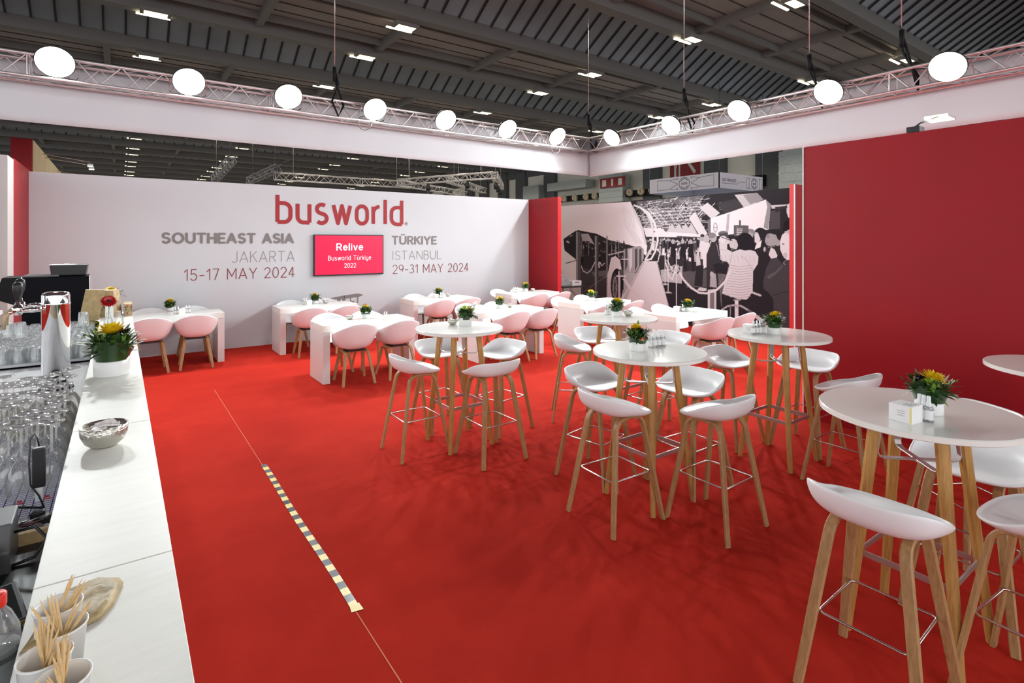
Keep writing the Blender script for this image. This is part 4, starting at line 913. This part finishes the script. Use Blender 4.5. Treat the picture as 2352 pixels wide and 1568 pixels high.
# ================================================= BAR
ZB_,ZWK=1.10,.95
t=thing('bar_counter','long white bar counter with jointed top slabs at left','counter',(0,0,0))
ys_=[.25,1.515,2.68,3.80,4.95,6.1,7.0]
for i in range(6):
    b=MB(); b.box(-.148,.101,ys_[i]+.0015,ys_[i+1]-.0015,ZB_-.04,ZB_); b.build('counter_top','counter',t,bevel=.0015)
b=MB(); b.box(-.12,.07,.25,6.98,0,ZB_-.042); b.build('front_panel','slab',t)
b=MB(); b.box(-1.0,-.125,.3,7.75,ZWK-.04,ZWK); o=b.build('work_surface','work_top'); tag(o,'grey work surface behind the white bar counter','counter')
b=MB(); b.box(-1.0,-.13,.32,7.7,0,ZWK-.042); tag(b.build('base_cabinet','slab'),'base cabinet under the grey bar work surface','cabinet')
t=thing('back_cabinet','white cabinet behind the coffee machine at the left edge','cabinet',(-1.8,7.72,0))
b=MB(); b.box(-.8,.75,-.2,.28,0,1.05); b.build('body','slab',t); b=MB(); b.box(-.82,.77,-.22,.30,1.05,1.09); b.build('top','counter',t)
# coffee machine
t=thing('coffee_machine','large black coffee machine standing at the end of the bar','coffee machine',(-.52,7.3,ZWK))
b=MB(); b.box(-.26,.26,-.18,.24,.03,.53); b.build('body','machine',t,bevel=.012)
b=MB(); b.add([(-.40,-.18,.53),(-.26,-.18,.53),(-.26,-.18,.24),(-.46,-.18,.33),(-.40,.24,.53),(-.26,.24,.53),(-.26,.24,.24),(-.46,.24,.33)],[(0,3,2,1),(4,5,6,7),(0,1,5,4),(3,7,6,2),(0,4,7,3),(1,2,6,5)]); b.build('brew_head','softblack',t)
b=MB(); b.box(-.262,-.254,-.184,.24,.26,.535); b.box(.262,.268,-.18,.24,.03,.53); b.build('trim_strip','steel',t)
b=MB(); b.box(-.25,.02,-.16,.2,.531,.545); b.build('top_tray','midgrey',t)
b=MB(); [b.box(-.2+.025*k,-.188+.025*k,-.1,.1,.5455,.547) for k in range(7)]; b.build('vent_slot','black',t)
b=MB(); b.box(-.5,-.26,-.16,.2,0,.03); b.build('drip_tray','softblack',t)
h=b=MB(); b.add([(-.04,-.14,.535),(.235,-.14,.535),(.235,.16,.535),(-.04,.16,.535),(-.055,-.155,.645),(.25,-.155,.645),(.25,.175,.645),(-.055,.175,.645)],[(0,3,2,1),(4,5,6,7),(0,1,5,4),(1,2,6,5),(2,3,7,6),(3,0,4,7)]); bh_=b.build('bean_hopper','darkgrey',t,bevel=.01)
b=MB(); b.box(-.058,.253,-.158,.178,.642,.652); b.build('hopper_lid','chrome',bh_,bevel=.004)
# beer tap column
t=thing('beer_tap','chrome beer tap column with two black-handled taps','beer tap',(-.31,4.24,ZWK))
b=MB(); b.lathe([(.001,.01),(.068,.01),(.068,.50),(.070,.505),(.070,.515),(.067,.52),(.067,.56),(.062,.575),(.04,.582),(.001,.583)],40); b.build('column','chrome',t)
b=MB(); b.lathe([(.001,0),(.085,0),(.085,.008),(.07,.012),(.001,.012)],40); b.build('foot','rubber',t)
for q,(dy,dz) in enumerate(((-.045,0),(.045,.015))):
    b=MB(); b.tube([(-.06,dy,.485+dz),(-.10,dy,.485+dz),(-.135,dy,.483+dz)],[.012,.017,.012],12); b.lathe([(.012,-.008),(.019,-.006),(.019,.006),(.012,.008)],14,0,(-.095,dy,.485+dz)); b.lathe([(.001,-.028),(.02,-.024),(.027,0),(.022,.024),(.012,.034),(.01,.05),(.001,.05)],16,0,(-.165,dy,.485+dz)); b.tube([(-.13,dy,.483+dz),(-.165,dy,.483+dz),(-.20,dy,.47+dz)],.013,10); fc_=b.build('faucet','chrome',t)
    b=MB(); b.tube([(-.195,dy,.475+dz),(-.222,dy,.45+dz),(-.224,dy,.38+dz)],[.012,.010,.009],10); b.build('spout','kraft',fc_)
    b=MB(); b.lathe([(.001,0),(.008,0),(.012,.02),(.021,.05),(.025,.085),(.021,.105),(.010,.113),(.001,.114)],18,0,(-.165,dy,.535+dz)); b.build('handle','black',fc_)
# glasses
def make_wine():
    t=thing('wine_glass','clear stemmed wine glass standing upside down','glass')
    b=MB(); b.lathe([(.034,0),(.039,.03),(.041,.055),(.036,.085),(.022,.112),(.008,.128),(.0045,.135)],18); b.build('bowl','glass',t)
    b=MB(); b.lathe([(.0045,.135),(.0038,.16),(.0038,.21),(.006,.228)],8); b.build('stem','glass_thick',t)
    b=MB(); b.lathe([(.006,.228),(.02,.233),(.036,.236),(.0375,.238),(.036,.240),(.001,.240)],24); b.build('foot','glass_thick',t); return t
WG=make_wine(); rnd=random.Random(11); n=0
for j in range(13):
    for i in range(5):
        y_=2.50+.083*j+rnd.uniform(-.006,.006); x_=-.195-.083*i+(.04 if j%2 else 0)*-1+rnd.uniform(-.005,.005)
        if x_<-.135*y_-.02: continue
        place(WG,(x_,y_,ZWK+.003),rnd.uniform(0,6),'clear wine glass standing upside down in rows behind the counter','upside-down wine glasses behind the counter',rnd.choice((.92,1,1,1.03)))
def make_tumbler():
    b=MB(); P_=[(.030,.0),(.040,.0),(.0415,.004),(.0405,.03),(.034,.118),(.031,.124),(.001,.125)]; b.lathe(P_[1:],20); b.lathe([(.036,.006),(.031,.108),(.001,.112)],20)
    return tag(b.build('tumbler','glass_thick'),'clear ribbed tumbler standing upside down','glass','upside-down tumblers on the tray')
TM=make_tumbler()
b=MB(); b.box(-.98,-.165,5.06,6.95,ZWK,ZWK+.012); b.box(-.98,-.165,5.06,5.068,ZWK,ZWK+.03); b.box(-.172,-.165,5.06,6.95,ZWK,ZWK+.03); tag(b.build('glass_tray','silver_box'),'flat metal tray carrying the rows of upside-down tumblers','tray')
for j in range(16):
    for i in range(8):
        y_=5.13+.092*j+rnd.uniform(-.006,.006); x_=-.215-.09*i-(.045 if j%2 else 0)+rnd.uniform(-.004,.004)
        if x_<-.135*y_-.03: continue
        place(TM,(x_,y_,ZWK+.013),rnd.uniform(0,3),'clear ribbed tumbler standing upside down on the tray behind the counter','upside-down tumblers on the tray')
for x_,y_,lab in ((-.26,6.10,'tumbler stacked on top of the others right of the tap column'),(-.70,5.68,'tumbler stacked on top of the others left of the tap column'),(-.62,5.60,'second tumbler stacked on top left of the tap column')): place(TM,(x_,y_,ZWK+.139),0,lab,None)
b=MB(); b.box(-.9,-.135,2.30,2.86,ZWK,ZWK+.0025); 
for k in range(30): b.box(-.9,-.135,2.305+k*.0185,2.308+k*.0185,ZWK+.0026,ZWK+.003,1); b.box(-.9+k*.0255,-.897+k*.0255,2.30,2.86,ZWK+.0026,ZWK+.003,1)
tag(b.build('checked_towel',['towel','towel_blue']),'white towel with blue checks under the wine glasses','towel')
b=MB(); b.box(-.9,-.135,2.87,3.62,ZWK,ZWK+.002); tag(b.build('mat','kraft'),'brown mat under the rear wine glasses','mat')
for i,(x_,y_) in enumerate(((-.20,2.42),(-.27,2.425),(-.34,2.43))):
    b=MB(); b.box(-.006,.006,-.001,.001,0,.006); b.box(-.012,.012,-.001,.001,-.006,-.003)
    o=b.build('red_tag','logo_red'); o.location=(x_,y_,ZWK+.014); tag(o,'small red printed mark on the towel, number %s from the counter'%('one','two','three')[i],'tag')
# power adapter, cables, plugs
t=thing('power_adapter','black power adapter bar standing upright beside the counter','adapter',(-.215,2.36,ZWK))
b=MB(); b.box(-.017,.017,-.012,.012,.075,.205); b.build('body','black',t,bevel=.004); b=MB(); b.box(-.010,.010,-.008,.008,.03,.075); b.build('socket','bottle_cap',t)
b=MB(); b.tube([(0,0,.208),(-.004,0,.235),(-.012,0,.25),(-.022,0,.235),(-.024,-.01,.16),(-.02,-.012,.09),(.0,-.01,.05),(.015,-.02,.01)],.0025,6); b.build('cord','black',t)
b=MB(); b.tube([(-.20,2.34,.96),(-.27,2.33,.985),(-.33,2.24,.99),(-.33,2.1,.97)],.004,6); tag(b.build('cable','black'),'thin black cable curving over the work surface','cable')
b=MB(); b.tube([(-.235,2.02,1.03),(-.19,2.0,1.04),(-.165,2.0,1.0),(-.19,1.98,.965),(-.235,1.97,.96)],.0045,6); tag(b.build('cable','black'),'black cable loop behind the dark device','cable')
for i,(x_,y_,lab) in enumerate(((-.21,2.27,'black plug lying nearest the counter'),(-.28,2.26,'black plug lying between cables'),(-.185,2.22,'black plug against the counter side'))):
    b=MB(); b.box(-.018,.018,-.014,.014,0,.03); o=b.build('plug','black',bevel=.004); o.location=(x_,y_,ZWK+.001); o.rotation_euler=(0,0,.4*i); tag(o,lab,'plug')
b=MB(); rr=random.Random(2)
for k in range(26):
    p=[Vector((-.45+rr.random()*.3,2.14+rr.random()*.12,ZWK+.002+rr.random()*.03)) for _ in range(3)]; b.add(p,[(0,1,2)],0)
tag(b.build('crumpled_foil','chrome'),'crumpled shiny dark foil wrap beside the towel','foil')
b=MB(); b.box(-.6,-.135,2.105,2.125,ZWK,ZWK+.035); tag(b.build('wood_rail','wood_dummy' if 0 else 'pick'),'pale wooden rail edge across the work surface','rail')
t=thing('receipt_device','dark grey desktop device with oval emblem button','device',(-.36,1.98,ZWK))
b=MB(); b.add([(-.2,.11,0),(.125,.11,0),(.125,.11,.13),(-.2,.11,.13),(-.2,.0,.12),(.125,.0,.12),(-.2,-.04,.06),(.125,-.04,.06),(-.2,-.04,0),(.125,-.04,0)],[(0,1,2,3),(3,2,5,4),(4,5,7,6),(6,7,9,8),(0,8,9,1),(1,9,7,5,2),(0,3,4,6,8)]); b.build('upper_body','midgrey',t,bevel=.004)
b=MB(); b.box(-.2,.105,-.20,-.04,0,.055); b.add([(-.2,-.04,.09),(.06,-.04,.09),(.105,-.06,.085),(.105,-.19,.055),(-.2,-.19,.055)],[(0,1,2,3,4)]); b.build('lower_body','softblack',t,bevel=.004)
b=MB(); pts=[(.04+.042*math.cos(a)*(1 if k%2 else .93),.055+.022*math.sin(a)*(1 if k%2 else .93),.1265) for a_ in range(24) for k in (0,1) for a in (a_*PI/12,)]; b.add(pts,[(2*k,2*k+1,(2*k+3)%48,(2*k+2)%48) for k in range(24)]); b.build('emblem_button','black',t)
t=thing('dark_tablet','dark glass tablet lying tilted by the counter','tablet',(-.33,1.68,ZWK+.02))
b=MB(); mt_=Matrix.Rotation(.12,4,'X')@Matrix.Rotation(.25,4,'Z'); b.box(-.2,.15,-.07,.09,0,.012,0,mt_); b.build('case','black',t,bevel=.003); b=MB(); b.box(-.19,.14,-.062,.082,.0121,.0125,0,mt_); b.build('display','screen_dark',t); b=MB(); b.box(-.2,.15,-.075,-.071,0,.010,0,mt_); b.build('brass_edge','brass',t)
b=MB(); b.box(-.7,-.135,1.3,2.09,ZWK,ZWK+.006); b.box(-.7,-.135,1.48,1.49,ZWK+.012,ZWK+.014,1); tag(b.build('black_mat',['black','midgrey']),'black ribbed mat on the work surface near the bottle','mat')
t=thing('soft_drink_bottle','clear plastic bottle with red cap and dark drink','bottle',(-.187,1.385,ZWK))
b=MB(); b.lathe([(.001,0),(.033,0),(.036,.01),(.036,.09),(.034,.11),(.036,.13),(.034,.155),(.022,.185),(.013,.198),(.012,.212)],28); b.build('bottle_body','glass_thick',t)
b=MB(); b.lathe([(.001,.003),(.0345,.006),(.0345,.125),(.001,.125)],28); b.build('drink','screen_dark',t)
b=MB(); b.lathe([(.0145,.200),(.0155,.203),(.0155,.222),(.0135,.225),(.001,.225)],20); b.build('cap','redcap',t)
# paper cups with picks
def make_cup():
    t=thing('paper_cup','white paper cup holding wooden picks','cup'); b=MB()
    b.lathe([(.001,.002),(.025,.002),(.026,0),(.0335,.088),(.0355,.089),(.0355,.092),(.0335,.092),(.0320,.088),(.0245,.006),(.001,.006)],32); b.build('cup_body','cup',t); return t
CUP=make_cup(); b=MB(); b.lathe([(.0003,0),(.0018,.012),(.0020,.05),(.0018,.092),(.0002,.11)],6); PK=tag(b.build('wooden_pick','pick'),'pointed wooden pick standing in a paper cup','pick','wooden picks in the paper cups')
rnd=random.Random(7)
cups=[(-.088,1.245),(-.078,1.174),(-.094,1.103),(-.068,1.033)]
wl=['farthest from the camera','second farthest','third farthest','nearest the camera']
for ci,(x_,y_) in enumerate(cups):
    place(CUP,(x_,y_,ZB_+.0005),0,'white paper cup with wooden picks on the counter, '+wl[ci])
    base=rnd.uniform(0,6)
    for k in range((8,15,15,15)[ci]):
        a=base+rnd.choice((0,.25,2.6,3.0))+rnd.uniform(-.25,.25) if ci else -0.3+rnd.uniform(-.15,.15)
        tl=rnd.uniform(.3,.75); r=.006; dx,dy=math.cos(a)*math.sin(tl),math.sin(a)*math.sin(tl)
        o=place(PK,(x_-math.cos(a)*.014,y_-math.sin(a)*.014,ZB_+.036),0,'pointed wooden pick in the paper cup '+wl[ci],'wooden picks in the paper cups')
        o.rotation_euler=Vector((dx,dy,math.cos(tl))).to_track_quat('Z','Y').to_euler()
# kraft pouch
t=thing('kraft_pouch','flat golden brown pouch lying behind the paper cups','pouch',(-.075,1.375,ZB_+.001))
o2=[(-.068,-.085),(-.05,-.02),(-.035,.055),(-.01,.085),(.045,.092),(.07,.078),(.078,.05),(.062,-.02),(.045,-.055),(-.0,-.075)]
b=MB(); n=len(o2); V=[]
for s_,z_ in ((1,0),(1,.003),(.9,.012),(.72,.009),(.5,.013),(.25,.011)): V+=[(x_*s_+.004*math.sin(9*x_+z_*300),y_*s_,z_+(.002*math.sin(i*2.3+s_*5) if s_<.95 else 0)) for i,(x_,y_) in enumerate(o2)]
F=[(r*n+i,r*n+(i+1)%n,(r+1)*n+(i+1)%n,(r+1)*n+i) for r in range(5) for i in range(n)]+[tuple(5*n+i for i in range(n))]
b.add(V,F,0,True); b.build('pouch_body','pouch',t); b=MB(); [b.box(-.052+.004*k,-.050+.004*k,-.05,-.02-(k%3)*.006,.0135,.0142) for k in range(4)]; b.build('pouch_print','softblack',t)
# counter flowers, vases, gift boxes
place(BQ[0],(-.035,3.72,ZB_),3.9,'large yellow flower arrangement with broad green leaf on the bar counter',None,1.5)
place(BQ[1],(-.06,7.12 if 0 else 6.86,ZB_+.10),1,'yellow flowers behind the patterned gift boxes at the counter end',None,.9)
def vase(x_,y_,lab,h=.16):
    t=thing('glass_vase',lab,'vase',(x_,y_,ZB_)); b=MB(); b.lathe([(.001,0),(.028,0),(.031,.006),(.031,h*.6),(.022,h*.75),(.014,h*.85),(.014,h),(.017,h+.003)],20); b.build('vase_body','glass_thick',t); return t
vase(-.075,5.46,'small clear bottle vase holding the dark red gerbera'); vase(-.005,5.52,'empty-looking clear bottle vase right of the gerbera vase')
t=thing('gerbera','dark red gerbera flower in a clear bottle vase','flower',(-.075,5.46,ZB_+.012))
b=MB(); b.tube([(-.012,0,0),(.0,0,.1),(.006,-.01,.2),(.002,-.02,.235)],.003,8); b.build('stem','lightleaf',t)
b=MB(); ax=Vector((.12,-.75,.65)).normalized(); a=ax.orthogonal().normalized(); e=ax.cross(a); c=Vector((.002,-.022,.238))
for r_ in range(3):
    for k in range(22):
        th=2*PI*(k+r_*.33)/22; h_=a*math.cos(th)+e*math.sin(th); L=.062-.010*r_; d_=h_*math.cos(.12+.2*r_)+ax*math.sin(.12+.2*r_); s_=ax.cross(h_); w=.007
        b.add([c+d_*.008-s_*.003,c+d_*.008+s_*.003,c+d_*L*.7+s_*w,c+d_*L,c+d_*L*.7-s_*w],[(0,1,2,3,4)])
b.build('petals','petal_red',t); b=MB(); b.tube([c,c+ax*.012],[.02,.012],14); b.build('flower_centre','flower_dark',t)
b=MB(); [leafq(b,(.055,.04,.14),(math.cos(k),math.sin(k),.3),.03,.008,0) for k in range(6)]; o=b.build('orange_petals','tape_yellow'); o.location=(-.06,5.48,ZB_+.02); tag(o,'small orange bloom at the rim of the right vase','flower')
t=thing('menu_holder','clear upright plastic menu holder on the counter','menu holder',(-.075,6.05,ZB_)); b=MB(); b.box(-.03,.03,-.004,.004,0,.19); b.build('card','bottle_cap',t); b=MB(); b.box(-.035,.035,-.03,.03,0,.004); b.build('base','glass_thick',t)
# patterned gift boxes
def gift(name,label,pts,z0,z1,top=None):
    t=thing(name,label,'box',(0,0,0)); n=len(pts); c=Vector((sum(p[0] for p in pts)/n,sum(p[1] for p in pts)/n,z0)); t.location=c; k=top or 1
    V=[(p[0]-c.x,p[1]-c.y,0) for p in pts]+[((p[0]-c.x)*k,(p[1]-c.y)*k,z1-z0) for p in pts]
    b=MB(); b.add(V,[tuple(range(n-1,-1,-1)),tuple(range(n,2*n))]+[(i,(i+1)%n,n+(i+1)%n,n+i) for i in range(n)]); b.build('box_body','kraft',t)
    b=MB(); r2=random.Random(len(label))
    for i in range(n):
        p,q=Vector(V[i]),Vector(V[(i+1)%n]); p2,q2=Vector(V[n+i]),Vector(V[n+(i+1)%n]); nn=(q-p).cross(p2-p).normalized()*.001
        for s_ in range(16):
            u_,v_=r2.uniform(.08,.92),r2.uniform(.08,.92); P0=(p.lerp(q,u_)).lerp(p2.lerp(q2,u_),v_)+nn; a=r2.uniform(0,6); e1=(q-p).normalized()*math.cos(a)+Vector((0,0,1))*math.sin(a); e2=(q-p).normalized()*-math.sin(a)+Vector((0,0,1))*math.cos(a); L=r2.uniform(.008,.016); W_=L*.3
            b.add([P0-e1*L,P0+e2*W_,P0+e1*L,P0-e2*W_],[(0,1,2,3)],s_%3)
    b.build('printed_flowers',['lightleaf','purple','logo_red'],t); return t
gift('gift_box','larger flower-patterned kraft box leaning at the counter end',[(-.20,6.62),(-.04,6.55),(.02,6.74),(-.16,6.80)],ZB_,ZB_+.255,.8)
gift('gift_box','small flower-patterned kraft box at the counter end',[(-.0+.03,6.60),(.10,6.58),(.10,6.84),(.04,6.86)],ZB_,ZB_+.115)
t=thing('gift_bag','dark olive patterned bag leaning beside the coffee machine','bag',(-.21,6.45,ZWK)); b=MB(); b.add([(-.1,0,.14),(.05,0,.14),(.05,.14,.14),(-.1,.14,.14),(-.05,.0,.43),(.10,0,.42),(.10,.1,.42),(-.05,.1,.43)],[(0,3,2,1),(4,5,6,7),(0,1,5,4),(1,2,6,5),(2,3,7,6),(3,0,4,7)]); b.build('bag_body','pouch',t)
t=thing('yellow_bag','bright yellow plastic bag slumped under the patterned bag','bag',(-.22,6.5,ZWK)); b=MB(); b.lathe([(.001,0),(.07,0),(.085,.03),(.075,.09),(.055,.125),(.001,.14)],14,sy=1.3); b.build('bag_body','yellowbag',t); b=MB(); b.tube([(-.02,-.08,.05),(.03,-.10,.1),(.06,-.09,.12)],.006,6); b.build('bag_handle','black',t)
t=thing('card_terminal','small grey and white card terminal left of the tap','card terminal',(-.86,5.75,ZWK+.0)); b=MB(); b.box(-.14,.12,-.08,.08,.16,.18); b.box(-.03,.03,-.03,.03,0,.16); b.build('terminal_body','silver_box',t,bevel=.005); b=MB(); b.box(-.06,.08,-.05,.05,.1805,.183); b.build('keypad','black',t)
S.cycles.transparent_max_bounces=24
